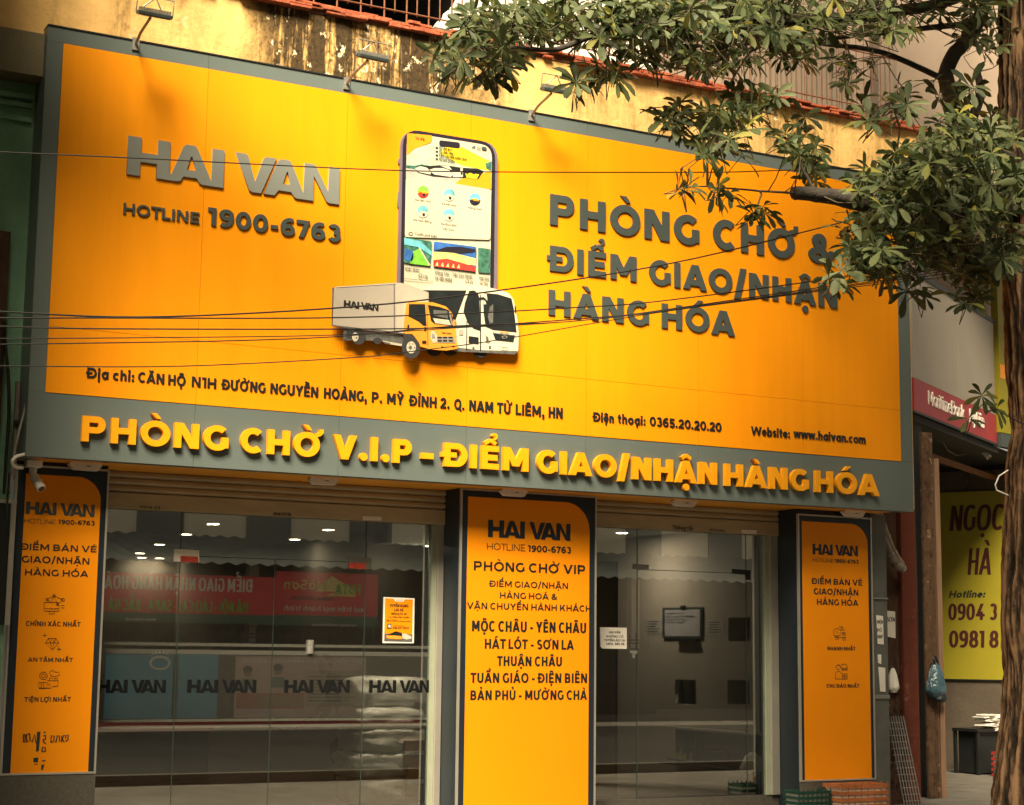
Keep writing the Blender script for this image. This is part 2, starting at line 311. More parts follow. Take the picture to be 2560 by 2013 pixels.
def glyph(ch, c, w, sq, xh=.73):
    p = Pen(c, w, sq); W = GW.get(ch, .3)
    if ch in 'Iil.:,!|': W = w / c * (1.0 if ch not in '.:,' else 1.1)
    X = W * c
    if ch == 'A':
        hw = p.hw(W / 2, 1); m = X / 2 - hw / 2; p.D(0, 0, m, 1, raw=True); p.st.append(([(X - hw, 0), (m, 1)], [(X, 0), (m + hw, 1)])); p.H(X * .22, X * .78, .28, 'm', True)
    elif ch == 'B': p.V(0, 0, 1); p.bowl(W * .94, .5 - p.h / 2, 1); p.bowl(W, 0, .5 + p.h / 2)
    elif ch == 'C': p.A(0, -.015, W * 1.08, 1.015, 48, 312)
    elif ch == 'D': p.V(0, 0, 1); p.bowl(W, 0, 1)
    elif ch == 'E': p.V(0, 0, 1); p.H(0, W, 0, 'b'); p.H(0, W, 1, 't'); p.H(0, W * .92, .5)
    elif ch == 'F': p.V(0, 0, 1); p.H(0, W, 1, 't'); p.H(0, W * .92, .46)
    elif ch == 'G': p.A(0, -.015, W * 1.06, 1.015, 48, 318); p.V(W * .985, .1, .53, 'r')
    elif ch == 'H': p.V(0, 0, 1); p.V(W, 0, 1, 'r'); p.H(0, W, .5)
    elif ch in 'Il|': p.V(0, 0, 1 if ch != 'l' else 1.04)
    elif ch == 'J': p.V(W, .3, 1, 'r'); p.A(0, -.015, W, .6, 200, 360)
    elif ch == 'K': p.V(0, 0, 1); p.D(W * .14, .3, W - p.hw(.7, .7) / c, 1); hw = p.hw(.5, .6); p.st.append(([(X - hw, 0), (X * .34, .62)], [(X, 0), (X * .34 + hw, .62)]))
    elif ch == 'L': p.V(0, 0, 1); p.H(0, W, 0, 'b')
    elif ch == 'M':
        p.V(0, 0, 1); p.V(W, 0, 1, 'r'); hw = p.hw(.5, .8); p.st.append(([(X / 2 - hw / 2, .2), (0, 1)], [(X / 2 + hw / 2, .2), (hw, 1)])); p.D(X / 2 - hw / 2, .2, X - hw, 1, raw=True)
    elif ch == 'N': p.V(0, 0, 1); p.V(W, 0, 1, 'r'); hw = p.hw(W * .8, 1); p.st.append(([(X - hw, 0), (0, 1)], [(X, 0), (hw, 1)]))
    elif ch == 'O': p.A(0, -.015, W, 1.015, 0, 360)
    elif ch == 'Q': p.A(0, -.015, W, 1.015, 0, 360); p.st.append(([(X * .82, -.14), (X * .52, .22)], [(X * .82 + p.w, -.12), (X * .52 + p.w, .24)]))
    elif ch == 'P': p.V(0, 0, 1); p.bowl(W, .33, 1)
    elif ch == 'R': p.V(0, 0, 1); p.bowl(W * .97, .36, 1); hw = p.hw(.35, .4); p.st.append(([(X - hw, 0), (X * .45, .4)], [(X, 0), (X * .45 + hw, .4)]))
    elif ch == 'S': p.A(W * .02, .5 - p.h / 2, W * .98, 1.015, 38, 270); p.A(0, -.015, W, .5 + p.h / 2, 90, -145)
    elif ch == 'T': p.V(W / 2, 0, 1, 'c'); p.H(0, W, 1, 't')
    elif ch == 'U': r = min(.45, W * c / 2); p.V(0, r, 1); p.V(W, r, 1, 'r'); p.A(0, -.015, W, 2 * r, 180, 360)
    elif ch in 'Vv':
        t = 1 if ch == 'V' else xh; hw = p.hw(W / 2, t); m = X / 2 - hw / 2; p.st.append(([(m, 0), (0, t)], [(m + hw, 0), (hw, t)])); p.D(m, 0, X - hw, t, raw=True)
    elif ch in 'Ww':
        t = 1 if ch == 'W' else xh; hw = p.hw(W / 4, t); a, b, m = X * .26 - hw / 2, X * .74 - hw / 2, X / 2 - hw / 2
        p.st.append(([(a, 0), (0, t)], [(a + hw, 0), (hw, t)])); p.D(a, 0, m, t, raw=True); p.st.append(([(b, 0), (m, t)], [(b + hw, 0), (m + hw, t)])); p.D(b, 0, X - hw, t, raw=True)
    elif ch in 'Xx': t = 1 if ch == 'X' else xh; hw = p.hw(W * .7, t); p.D(0, 0, X - hw, t, raw=True); p.st.append(([(X - hw, 0), (0, t)], [(X, 0), (hw, t)]))
    elif ch == 'Y': hw = p.hw(W * .4, .6); m = X / 2 - hw / 2; p.st.append(([(m, .38), (0, 1)], [(m + hw, .38), (hw, 1)])); p.D(m, .38, X - hw, 1, raw=True); p.V(W / 2, 0, .42, 'c')
    elif ch in 'Zz': t = 1 if ch == 'Z' else xh; p.H(0, W, 0, 'b'); p.H(0, W, t, 't'); hw = p.hw(W * .7, t); p.D(0, p.h * .5, X - hw, t - p.h * .5, raw=True)
    elif ch == '0': p.A(0, -.015, W, 1.015, 0, 360)
    elif ch == '1': p.V(W, 0, 1, 'r'); p.H(0, W, 1, 't')
    elif ch == '2': p.A(0, .36, W, 1.015, 165, -38); hw = p.w * 1.25; p.D(0, 0 + p.h * .6, X - hw * 1.05, .58, raw=True); p.H(0, W, 0, 'b')
    elif ch == '3': p.A(0, .5 - p.h / 2, W * .95, 1.015, 150, -90); p.A(-.02, -.015, W, .5 + p.h / 2 + .04, 90, -148)
    elif ch == '4': hw = p.D(0, .26, W * .5, 1); p.H(0, W, .3, 'm'); p.V(W * .78, 0, .52, 'r')
    elif ch == '5': p.H(.08, W * .94, 1, 't'); p.V(.06, .5, 1); p.H(.06, W * .5, .62, 't'); p.A(-.04, -.015, W, .62, 90, -148)
    elif ch == '6': p.A(0, -.015, W, .64, 0, 360); p.A(0, -.015, W * 1.25, 1.015, 62, 190)
    elif ch == '9': p.A(0, .36, W, 1.015, 0, 360); p.A(-W * .25, -.015, W, 1.015, -118, 10)
    elif ch == '7': p.H(0, W, 1, 't'); hw = p.hw(.5, 1); p.D(X * .2, 0, X - hw, 1 - p.h * .4, raw=True)
    elif ch == '8': p.A(W * .05, .5 - p.h / 2, W * .95, 1.015, 0, 360); p.A(0, -.015, W, .5 + p.h / 2, 0, 360)
    elif ch == '&': p.A(W * .14, .5, W * .68, 1.015, -60, 240); p.A(0, -.015, W * .78, .56, 70, 330); hw = p.hw(.6, .7); p.st.append(([(X - hw, 0), (X * .16, .66)], [(X, 0), (X * .16 + hw, .66)])); p.D(W * .62, .2, W * .78, .46)
    elif ch == '-': p.H(0, W, .38)
    elif ch == '/': p.D(0, -.13, X - p.hw(.5, 1.2), 1.13, raw=True)
    elif ch == '.': p.dot(X / 2, p.w * .56, p.w * .6)
    elif ch == ':': p.dot(X / 2, p.w * .56, p.w * .58); p.dot(X / 2, .56, p.w * .58)
    elif ch == ',': p.dot(X / 2, p.w * .56, p.w * .6); p.D(X * .1, -.22, X * .35, .1, .8, raw=True)
    elif ch == '(': p.A(0, -.2, W * 2.2, 1.15, 125, 235)
    elif ch == ')': p.A(-W * 1.2, -.2, W, 1.15, -55, 55)
    elif ch == 'a': p.A(0, -.015, W, xh, 0, 360); p.V(W, 0, xh, 'r')
    elif ch == 'b': p.A(0, -.015, W, xh, 0, 360); p.V(0, 0, 1.04)
    elif ch == 'd': p.A(0, -.015, W, xh, 0, 360); p.V(W, 0, 1.04, 'r')
    elif ch == 'c': p.A(0, -.015, W * 1.08, xh, 50, 310)
    elif ch == 'e': p.A(0, -.015, W, xh, 0, 320); p.H(W * .1, W, xh * .5 - p.h * .4, 'b')
    elif ch == 'f': p.V(W * .25, 0, .8); p.A(W * .25, .5, W * 1.4, 1.06, 80, 180); p.H(0, W, xh, 't')
    elif ch == 'g': p.A(0, -.015, W, xh, 0, 360); p.V(W, 0, xh, 'r'); p.A(0, -.3, W, .35, 205, 360)
    elif ch in 'hn': p.V(0, 0, 1.04 if ch == 'h' else xh); p.A(0, xh - W * .95, W, xh + .01, 0, 180); p.V(W, 0, xh - W * .45, 'r')
    elif ch == 'u': p.V(0, W * .45, xh); p.V(W, 0, xh, 'r'); p.A(0, -.015, W, W * .92, 180, 360)
    elif ch == 'i': p.V(0, 0, xh)
    elif ch == 'k': p.V(0, 0, 1.04); p.D(W * .2, .25, W - p.w * 1.3 / c, xh); hw = p.hw(.4, .45); p.st.append(([(X - hw, 0), (X * .32, .45)], [(X, 0), (X * .32 + hw, .45)]))
    elif ch == 'm': p.V(0, 0, xh); h = W / 2 + p.w / c / 2; p.A(0, xh - h * .9, h, xh + .01, 0, 180); p.V(h, 0, xh - h * .42, 'r'); p.A(W - h, xh - h * .9, W, xh + .01, 0, 180); p.V(W, 0, xh - h * .42, 'r')
    elif ch == 'o': p.A(0, -.015, W, xh, 0, 360)
    elif ch == 'p': p.A(0, -.015, W, xh, 0, 360); p.V(0, -.28, xh)
    elif ch == 'q': p.A(0, -.015, W, xh, 0, 360); p.V(W, -.28, xh, 'r')
    elif ch == 'r': p.V(0, 0, xh); p.A(0, xh - .62, W * 1.5, xh + .01, 75, 180)
    elif ch == 's': m = xh / 2; p.A(W * .02, m - p.h * .45, W * .98, xh, 35, 270); p.A(0, -.015, W, m + p.h * .45, 90, -145)
    elif ch == 't': p.V(W * .22, .2, .95); p.A(W * .22, -.015, W * 1.35, .5, 180, 290); p.H(0, W, xh, 't')
    elif ch == 'y': hw = p.hw(W / 2, xh); m = X / 2 - hw / 2; p.st.append(([(m, 0), (0, xh)], [(m + hw, 0), (hw, xh)])); p.D(X * .22, -.27, X - hw, xh, raw=True)
    return p, X
def layout(body, c, w, sq, track):
    out, x = [], 0.0; lastdiag = False; first = True
    for chx in body:
        if chx == ' ': x += .34 * c; lastdiag = False; continue
        d = unicodedata.normalize('NFD', chx); ch, marks = d[0], d[1:]; bar = False
        if ch in 'Đđ': bar = ch; ch = 'D' if ch == 'Đ' else 'd'
        if bar == 'Đ' and first: x += .13 * c
        p, X = glyph(ch, c, w, sq); low = ch.islower(); top = (1.04 if ch in 'bdhkl' else .73) if low else 1.0
        if bar == 'Đ': p.st.append(([(-.13 * c, .5 - p.h * .42), (-.13 * c, .5 + p.h * .42)], [(.52 * c, .5 - p.h * .42), (.52 * c, .5 + p.h * .42)]))
        if bar == 'đ': p.st.append(([(X * .45, .84), (X * .45, .84 + p.h * .7)], [(X + .12 * c, .84), (X + .12 * c, .84 + p.h * .7)]))
        if ch == 'i' and not [m for m in marks if m != '\u0323']: p.dot(X / 2, .92, w * .6)
        cx, y, k = X / 2, top + .09, min(w, .2) * .78; up = y; mx = cx; hat = '\u0302' in marks or '\u0306' in marks
        for m in sorted(marks, key=lambda q: q not in '\u0302\u0306'):
            s_ = .25 * max(c, .62)
            if m == '\u0302': p.line([(cx - s_, y), (cx - s_ * .05, y + .15)], k); p.line([(cx + s_ * .05, y + .15), (cx + s_, y)], k); up = y + .17; mx = cx + s_ * .75
            elif m == '\u0306': p.line([(cx - s_ * .8 * math.cos(t * .4488 * 1.166), y + .16 - .13 * math.sin(t * .4488 * 1.166)) for t in range(7)], k); up = y + .18; mx = cx
            elif m == '\u0300': p.st.append(([(mx + s_ * .15, up), (mx - s_ * .75, up + .21)], [(mx + s_ * .15 + k * 1.1, up), (mx - s_ * .75 + k * 1.5, up + .21)]))
            elif m == '\u0301': p.st.append(([(mx - s_ * .3 - k * .6, up), (mx + s_ * .5 - k * .6, up + .21)], [(mx - s_ * .3 + k * .5, up), (mx + s_ * .5 + k * .9, up + .21)]))
            elif m == '\u0303': p.line([(cx - s_ + 2 * s_ * t / 10, up + .09 + .055 * math.sin(t / 10 * 6.28)) for t in range(11)], k * .9)
            elif m == '\u0309':
                p.line([(mx - .09, up + .17)] + [(mx + .085 * math.cos(math.radians(a)), up + .17 + .075 * math.sin(math.radians(a))) for a in range(150, -61, -30)] + [(mx, up + .04), (mx, up)], k * .72)
            elif m == '\u0323': p.dot(cx, -.20, w * .56)
            elif m == '\u031b':
                tx = X * (.93 if ch in 'Oo' else 1.0); p.line([(tx - w * .4, top * .90), (tx + w * .25, top * .96), (tx + w * .55, top * 1.05), (tx + w * .5, top * 1.16)], w * .62)
        if ch in 'OUou' and '\u031b' in marks: X += w * .5
        dg = ch in DIAG; sb = track * (.5 if dg or ch in 'OCGQoce0.,:' else 1)
        if not first: x += track * c * (.35 if dg else .6 if ch in 'OCGQSoceds069' else 1.0)
        first = False
        out += [([(a + x, b) for a, b in L], [(a + x, b) for a, b in R]) for L, R in p.st]
        x += X + track * c * (.35 if dg else .6 if ch in 'OCDGQSoceps0689' else 1.0)
        lastdiag = dg; last = track * c * (.35 if dg else .6 if ch in 'OCDGQSoceps0689' else 1.0)
    return out, x - last
def text(F, body, L, R, top, mat, parent, d=0.0, thick=0.002, bold=0.02, shear=0.0, name='lettering', track=.105):
    """one line of writing, fitted between its left and right baseline ends, with its capital height"""
    a, b, t = F.uv(*L, d + thick), F.uv(*R, d + thick), F.uv(*top, d + thick)
    cap = t[1] - a[1]; width = (b[0] - a[0]) / cap; z0 = (a[1] + b[1]) / 2; w = .085 + bold * 3.9; c = width / (len(body) * .9)
    if body[0] == 'Đ': width += 0
    for _ in range(24):
        wd = layout(body, c, min(w, .305 * max(c, .3)), 1.0, track)[1]; c *= width / wd
    w = min(w, .305 * max(c, .3)); sq = 1.0 if c > .78 else max(.78, .78 + (c - .45) * .6)
    st, wd = layout(body, c, w, sq, track); c *= width / wd; st, wd = layout(body, c, w, sq, track); mb = MB(); eps = 2e-5 if thick < .006 else 2.5e-4
    for i, (Le, Ri) in enumerate(st):
        dd = d + thick + eps * (i % 9); k = len(mb.v); n = len(Le)
        jx, jy = ((i * 7) % 5 - 2) * .0016, ((i * 3) % 5 - 2) * .0016      # keeps touching strokes off one plane
        Le = [(x + jx, y + jy) for x, y in Le]; Ri = [(x + jx, y + jy) for x, y in Ri]
        for (x, y) in Le + Ri: mb.v.append(F.w(a[0] + (x + y * shear) * cap, z0 + y * cap, dd))
        for (x, y) in Le + Ri: mb.v.append(F.w(a[0] + (x + y * shear) * cap, z0 + y * cap, d))
        m = 2 * n
        for j in range(n - 1):
            mb.f.append([k + j, k + j + 1, k + n + j + 1, k + n + j])
            mb.f.append([k + m + j, k + m + j + 1, k + j + 1, k + j]); mb.f.append([k + n + j, k + n + j + 1, k + m + n + j + 1, k + m + n + j])
        mb.f.append([k, k + n, k + m + n, k + m]); mb.f.append([k + n - 1, k + m + n - 1, k + m + 2 * n - 1, k + 2 * n - 1])
    return mb.build(name, mat, parent)
LOGO = [
    [(.0, 1), (.06, 1), (.06, .61), (.135, .61), (.135, 1), (.19, 1), (.19, .17), (.2, .17), (.25, .93), (.262, 1), (.3, 1), (.313, .95), (.383, .13), (.385, 1), (.44, 1), (.44, 0), (.345, 0), (.33, .03), (.315, .15), (.253, .15), (.243, .03), (.23, 0), (.132, 0), (.132, .37), (.058, .37), (.058, 0), (0, 0)],
    [(.268, .34), (.285, .70), (.291, .70), (.312, .34)],
    [(.493, 1), (.54, 1), (.552, .95), (.588, .28), (.627, .95), (.64, 1), (.688, 1), (.618, 0), (.575, 0), (.562, .04)],
    [(.632, 0), (.697, .95), (.71, 1), (.748, 1), (.76, .95), (.823, .16), (.826, 1), (.868, 1), (.88, .96), (.945, .3), (.948, 1), (1, 1), (1, 0), (.95, 0), (.937, .04), (.872, .68), (.872, 0), (.79, 0), (.778, .03), (.763, .15), (.702, .15), (.683, 0)],
    [(.722, .34), (.739, .68), (.744, .68), (.757, .34)]]
def logo(F, BL, BR, TL, mat, parent, d=0.0, thick=0.002, name='lettering'):
    a, b, t = F.uv(*BL, d + thick), F.uv(*BR, d + thick), F.uv(*TL, d + thick)
    wd, z0, h = b[0] - a[0], (a[1] + b[1]) / 2, t[1] - a[1]
    return shape(F, name, [[(a[0] + u * wd, z0 + v * h) for u, v in lp] for lp in LOGO], mat, parent, d, thick, px=False)

# ================================================================== SETTING
MB().box(-60, 60, -19.0, 120, -0.3, 0.0).build('pavement', m_pave)['kind'] = 'structure'
bpy.data.objects['pavement'].scale = (1, 1, 1)
tag(MB().box(-200, 200, -17, -4.6, 0.0, 0.004).build('road', m_asphalt), kind='structure')
tag(MB().box(-60, 60, -4.6, -4.4, 0.001, 0.12).build('kerb', m_plinth), kind='structure')
tag(MB().box(-400, 400, -400, 400, -0.6, -0.5).build('ground', m_pave), kind='structure')

# ================================================================== THE SHOP BUILDING
bld = empty('shop_building', (4.5, 0.5, 0), 'old ochre shophouse with stained parapet wall behind the big orange billboard', 'building')
MB().box(-0.02, 9.3, 0.15, 0.4, 3.16, 6.7).box(-7, 9.45, 0.15, 0.4, 6.70, 7.36).build('parapet_wall', m_wall, bld)
# tiled coping with chipped edges
mb = MB(); rc = random.Random(3)
for row in range(3):
    x = -7
    while x < 9.4:
        L = rc.uniform(0.10, 0.24); z = 7.362 + row * 0.030
        y0 = 0.10 - 0.05 * rc.random() + row * 0.012
        if rc.random() > 0.1: mb.box(x, x + L - 0.006, y0, 0.42, z, z + 0.026 + rc.uniform(-0.006, 0.003))
        x += L
mb.build('coping', m_brick, bld, bevel=0.004)
MB().box(-7, 9.4, 0.14, 0.40, 7.361, 7.44).build('coping_bed', m_rust, bld)
# upper room: dark hollow on the left, pale wall on the right
MB().box(-7, 4.9, 3.8, 3.9, 7.4, 11).box(-7, 4.9, 0.4, 3.9, 10.9, 11).box(-7.1, -7, 0.4, 3.9, 7.4, 11).box(4.8, 4.9, 0.9, 3.8, 7.4, 10.9).build('dark_room', m_voidm, bld)  # shade of the room is put into the near-black walls
t = crop(620, 0, 0.29466)
edge = t([(1545, 260), (1600, 190), (1640, 175), (1655, 120), (1700, 128), (1712, 70), (1745, 30), (1775, -40), (1790, -300)])
g = Frame((0, 0.62)); e2 = [g.uv(*p) for p in edge]
shape(g, 'broken_wall', [e2 + [(6.2, e2[-1][1]), (6.2, e2[0][1])]], m_white, bld, 0, 0.12, px=False)
MB().box(4.6, 16, 1.7, 1.8, 7.4, 13).build('balcony_wall', m_pale, bld)
mb = MB()
for i in range(34):
    x = 7.9 + i * 0.075; mb.box(x, x + 0.052, 1.62, 1.66, 7.45, 9.0 + 0.25 * math.sin(i * .2)); mb.box(x + 0.052, x + 0.075, 1.655, 1.68, 7.45, 9.0)
mb.build('corrugated_sheet', m_corr, bld)
mb = MB(); gz = Frame((0, 0.24)).uv(1000, 31)[1]
for i in range(64):
    x = 1.72 + i * 0.118 + rc.uniform(-.006, .006)
    tk0 = 1 if x < 4.6 else .55
    if i % 2: mb.tube([(x, 0.24, 7.42), (x + 0.004, 0.24, 9.6)], 0.0085 * tk0, 6)
    else: mb.tube([(x, 0.25, gz - 0.01), (x, 0.25, 9.6)], 0.007 * tk0, 6)
for z in (gz, gz + 0.62): mb.tube([(1.6, 0.235, z), (5, 0.235, z + 0.012), (9.3, 0.235, z)], 0.008, 6)
mb.build('window_grille', m_rust, bld)
# soffit, pillars
MB().box(-0.12, 9.0, 0.152, 0.95, 3.116, 3.16).build('soffit', m_soffit, bld)
for x0, x1 in ((-0.11, 0.66), (3.996, 5.478), (7.933, 8.913)):
    MB().box(x0 + 0.002, x1 - 0.002, 0.425, 1.1, 0.0, 3.115).build('pillar', m_navy, bld)
for x0, x1 in ((-0.113, 0.663), (7.93, 8.915)): MB().box(x0, x1, 0.40, 0.425, 0.0, 0.31 if x0 > 1 else 0.555).build('plinth', m_plinth, bld)
MB().box(0.64, 4.02, 0.78, 0.95, 0.0, 0.16).box(5.45, 7.95, 0.78, 0.95, 0, 0.16).build('threshold', m_plinth, bld)
# rooms behind the glass
MB().box(0.2, 9.2, 0.95, 12.5, 2.98, 3.1).build('ceiling', m_ceil, bld)
MB().box(0.2, 9.2, 0.95, 12.5, 0.0, 0.12).build('floor', m_floor, bld)
MB().box(0.2, 5.0, 12.4, 12.5, 0.12, 2.98).box(0.2, 0.3, 1.1, 12.4, 0.12, 2.98).build('back_wall', m_inwall, bld)
MB().box(5.0, 5.12, 1.1, 12.4, 0.12, 2.98).box(5.12, 7.94, 12.41, 12.5, .12, 2.98).build('partition', m_inwall, bld)
rw = MB(); RW = Frame((7.94, 0), -90)
# niche wall of the right room: wall panels leave the openings free
kk = crop(1450, 1200, 0.47581)
def rect_uv(Fr, q, d=0.0):
    (x0, y0), (x1, y1) = q; a = Fr.uv(x0, y1, d); b = Fr.uv(x1, y0, d); return a[0], b[0], a[1], b[1]
nic = [rect_uv(RW, kk([(780, 722), (895, 848)])), rect_uv(RW, kk([(498, 1052), (610, 1176)])), rect_uv(RW, kk([(775, 1054), (890, 1176)]))]
loops = [[(-12.4, 0.12), (-0.96, 0.12), (-0.96, 2.979), (-12.4, 2.979)]] + [[(a, c), (a, d), (b, d), (b, c)] for a, b, c, d in nic]
shape(RW, 'niche_wall', loops, m_inwall, bld, -0.25, 0.25, px=False)
MB().box(8.2, 8.3, 0.96, 12.4, 0.12, 2.98).build('niche_back', m_inwall, bld)

# ================================================================== THE BILLBOARD
sign = empty('billboard', (4.5, 0, 3.11), 'huge orange shop billboard with grey border, raised letters, phone and truck picture', 'billboard')
SX0, SX1, SZ0, SZ1 = -0.134, 9.165, 3.112, 6.735
seams = [S.uv(*p)[0] for p in ((505, 600), (864, 480), (1177, 400), (1469, 500), (1745, 800), (2006, 900))]
print('seams', seams)
def grooved(name, xs, zs, y0, y1, mat, gap=0.004):
    mb = MB()
    for a, b in zip(xs[:-1], xs[1:]):
        for c, d in zip(zs[:-1], zs[1:]): mb.box(a + gap / 2, b - gap / 2, y0, y1, c + gap / 2, d - gap / 2)
    return mb.build(name, mat, sign)
hz = S.uv(1900, 991)[1]
grooved('yellow_panel', [0] + seams + [9.0], [3.641, hz, 6.603], 0.0, 0.012, m_yellow, 0.003)
MB().box(0.002, 8.998, 0.012, 0.02, 3.643, 6.601).build('panel_backing', m_soffit, sign)
mb = MB()
xs = [SX0] + seams + [SX1]
for a, b in zip(xs[:-1], xs[1:]): mb.box(a + .0015, b - .0015, 0.005, 0.02, SZ0, 3.640)
for a, b in zip(xs[:-1], xs[1:]): mb.box(a + .0015, b - .0015, 0.005, 0.02, 6.604, SZ1)
mb.box(SX0, -0.001, 0.006, 0.02, 3.641, 6.603).box(9.001, SX1, 0.006, 0.02, 3.641, 6.603)
mb.build('border', m_grey, sign)
MB().box(SX0 + .002, SX1 - .002, 0.02, 0.1505, SZ0 + .002, SZ1 - .003).box(SX0 + .002, -.021, .1505, .358, SZ0 + .002, 6.69).build('casing', m_grey, sign)
MB().box(SX0, SX1, -0.004, 0.15, SZ1, SZ1 + 0.012).build('top_flashing', m_black, sign)
# raised letters
logo(S, (317, 435), (847.5, 511.7), (322.4, 339), M('grey acrylic logo', (0.2, 0.215, 0.2), 0.4, 0.05, 2), sign, 0, 0.018)
T = lambda *a, **k: text(S, *a, sign, **k)
T('HOTLINE', (308.7, 534.5), (498, 559.4), (310, 506.4), m_dark, thick=0.015, bold=0.032)
T('1900-6763', (520, 562.5), (851.5, 605.8), (519, 518), m_dark, thick=0.015, bold=0.045)
def words(base, slope, cap, items, mat, **k):
    """words on one baseline: base (x, y) and pixel slope; items (text, x left, x right)"""
    for body, xa, xb in items:
        ya = base[1] + slope * (xa - base[0]); yb = base[1] + slope * (xb - base[0])
        T(body, (xa, ya), (xb, yb), (xa, ya - cap(xa)), mat, **k)
words((1376, 561.5), 0.143, lambda x: 76.7 - 0.006 * (x - 1376), [('PHÒNG', 1376, 1750), ('CHỜ', 1784, 1996), ('&', 2022.6, 2089)], m_dark, thick=0.016, bold=0.05)
words((1368, 675.5), 0.132, lambda x: 63.5 - 0.005 * (x - 1376), [('ĐIỂM', 1368, 1591.7), ('GIAO/NHẬN', 1624, 2094)], m_dark, thick=0.016, bold=0.048)
words((1372.6, 786.7), 0.116, lambda x: 63 - 0.005 * (x - 1376), [('HÀNG', 1372.6, 1623.8), ('HÓA', 1655.7, 1838)], m_dark, thick=0.016, bold=0.05)
words((214.6, 943.4), 0.0862, lambda x: 25.2 + 0.003 * (x - 214) * 0.3, [('Địa chỉ:', 214.6, 335), ('CĂN HỘ', 345, 464), ('N1H', 479.5, 540), ('ĐƯỜNG', 553, 664), ('NGUYỄN', 676, 795.5), ('HOÀNG,', 810, 917), ('P.', 929.8, 955), ('MỸ', 968, 1010), ('ĐÌNH 2.', 1022, 1124), ('Q.', 1136, 1161), ('NAM', 1173.5, 1233), ('TỪ', 1243, 1279), ('LIÊM,', 1289.6, 1361), ('HN', 1372, 1407)], m_black, thick=0.008, bold=0.033, track=.08)
words((1481.6, 1052.5), 0.0816, lambda x: 22.5, [('Điện', 1481.6, 1535), ('thoại:', 1545, 1614), ('0365.20.20.20', 1625, 1804)], m_black, thick=0.008, bold=0.033, track=.08)
words((1878.4, 1087.5), 0.0735, lambda x: 21.5, [('Website:', 1878.4, 1975), ('www.haivan.com', 1985, 2164.5)], m_black, thick=0.008, bold=0.03, track=.075)
YB = lambda x: 1102.5 + 0.0692 * (x - 203.9)
for body, xa, xb in (('PHÒNG', 203.9, 571.8), ('CHỜ', 601.6, 807), ('V.I.P', 832.9, 1029), ('-', 1053.6, 1083.9), ('ĐIỂM', 1103.7, 1321.3), ('GIAO/NHẬN', 1343.6, 1793.4), ('HÀNG', 1814, 2023.8), ('HÓA', 2040.4, 2199.5)):
    T(body, (xa, YB(xa)), (xb, YB(xb)), (xa, YB(xa) - (64.2 - 0.0055 * (xa - 204))), m_yletter, thick=0.045, bold=0.05)
# --- phone picture: a printed cut-out board
ph = crop(980, 310, 0.24582)
m_phone = M('phone body print', (0.02, 0.018, 0.028), 0.35); m_lilac = M('phone rim print', (0.16, 0.13, 0.17), 0.35)
m_screen = M('cream screen print', (0.52, 0.50, 0.38), 0.45, 0.03); m_tangerine = M('orange print', (0.85, 0.3, 0.01), 0.45, 0.05)
m_teal = M('teal print', (0.12, 0.42, 0.5), 0.5, 0.5, 9); m_sky1 = M('hazy sky print', (0.5, 0.55, 0.4), 0.5, 0.4, 4); m_sunp = M('sunset print', (0.85, 0.62, 0.02), 0.5, 0.2, 4)
m_greenp = M('green field print', (0.16, 0.5, 0.04), 0.5, 0.6, 14); m_bluep = M('blue print', (0.03, 0.12, 0.4), 0.5, 0.5, 12); m_redp = M('red roof print', (0.45, 0.04, 0.03), 0.5, 0.4, 12)
m_goldp = M('lit building print', (0.8, 0.6, 0.2), 0.5, 0.5, 30); m_forest = M('forest print', (0.04, 0.14, 0.1), 0.5, 0.7, 30); m_tx = M('grey print ink', (0.05, 0.048, 0.04), 0.5)
m_road = M('road print', (0.42, 0.38, 0.34), 0.5, 0.2, 6); m_pw = M('white print', (0.52, 0.5, 0.42), 0.45, 0.04)
def corner_round(pts, r=0.18, n=5):
    out = []
    for i, p in enumerate(pts):
        p = Vector(p); a = Vector(pts[i - 1]); b = Vector(pts[(i + 1) % len(pts)])
        u, v = (a - p), (b - p); k = min(r, u.length * .45, v.length * .45); s, e = p + u.normalized() * k, p + v.normalized() * k
        for j in range(n + 1):
            q = j / n; out.append(tuple((1 - q) ** 2 * s + 2 * q * (1 - q) * p + q * q * e))
    return out
def fq(F_, pts, r, d): return corner_round([F_.uv(*p, d) for p in pts], r)
phone = empty('phone_picture', (4.2, 0, 4.8), None, None); del_keys = None
phone.parent = sign; phone.location = Vector((4.2, 0, 4.8)) - sign.location
def P_(name, loops, mat, d, r=0.0, thick=0.002, parent=None):
    L2 = [fq(S, lp, r, d) if r else [S.uv(*p, d) for p in lp] for lp in loops]
    return shape(S, name, L2, mat, parent or phone, d, thick, px=False)
P_('rim', [ph([(80, 60), (1062, 205), (1052, 1800), (40, 1800)])], m_lilac, 0.0, 0.17, 0.030)
P_('bezel', [ph([(112, 45), (1048, 195), (1030, 1800), (82, 1800)])], m_phone, 0.030, 0.17, 0.006)
P_('screen', [ph([(152, 85), (1016, 225), (994, 1800), (118, 1800)])], m_screen, 0.036, 0.12, 0.003)
P_('header', [ph([(150, 318), (230, 250), (330, 215), (400, 235), (700, 225), (890, 330), (1015, 385), (1008, 665), (640, 610), (140, 540)])], m_sky1, 0.039, 0.03)
P_('sunset', [ph([(560, 215), (700, 228), (890, 330), (1012, 385), (1010, 480), (700, 420), (480, 300)])], m_sunp, 0.041, 0.05)
P_('status_swoosh', [ph([(153, 95), (410, 118), (402, 185), (330, 215), (230, 250), (150, 318)])], m_tangerine, 0.041, 0.02)
P_('hills', [ph([(146, 420), (230, 425), (300, 410), (400, 430), (480, 470), (146, 470)])], m_forest, 0.041)
P_('street', [ph([(143, 450), (640, 520), (700, 560), (640, 610), (140, 545)])], m_road, 0.042)
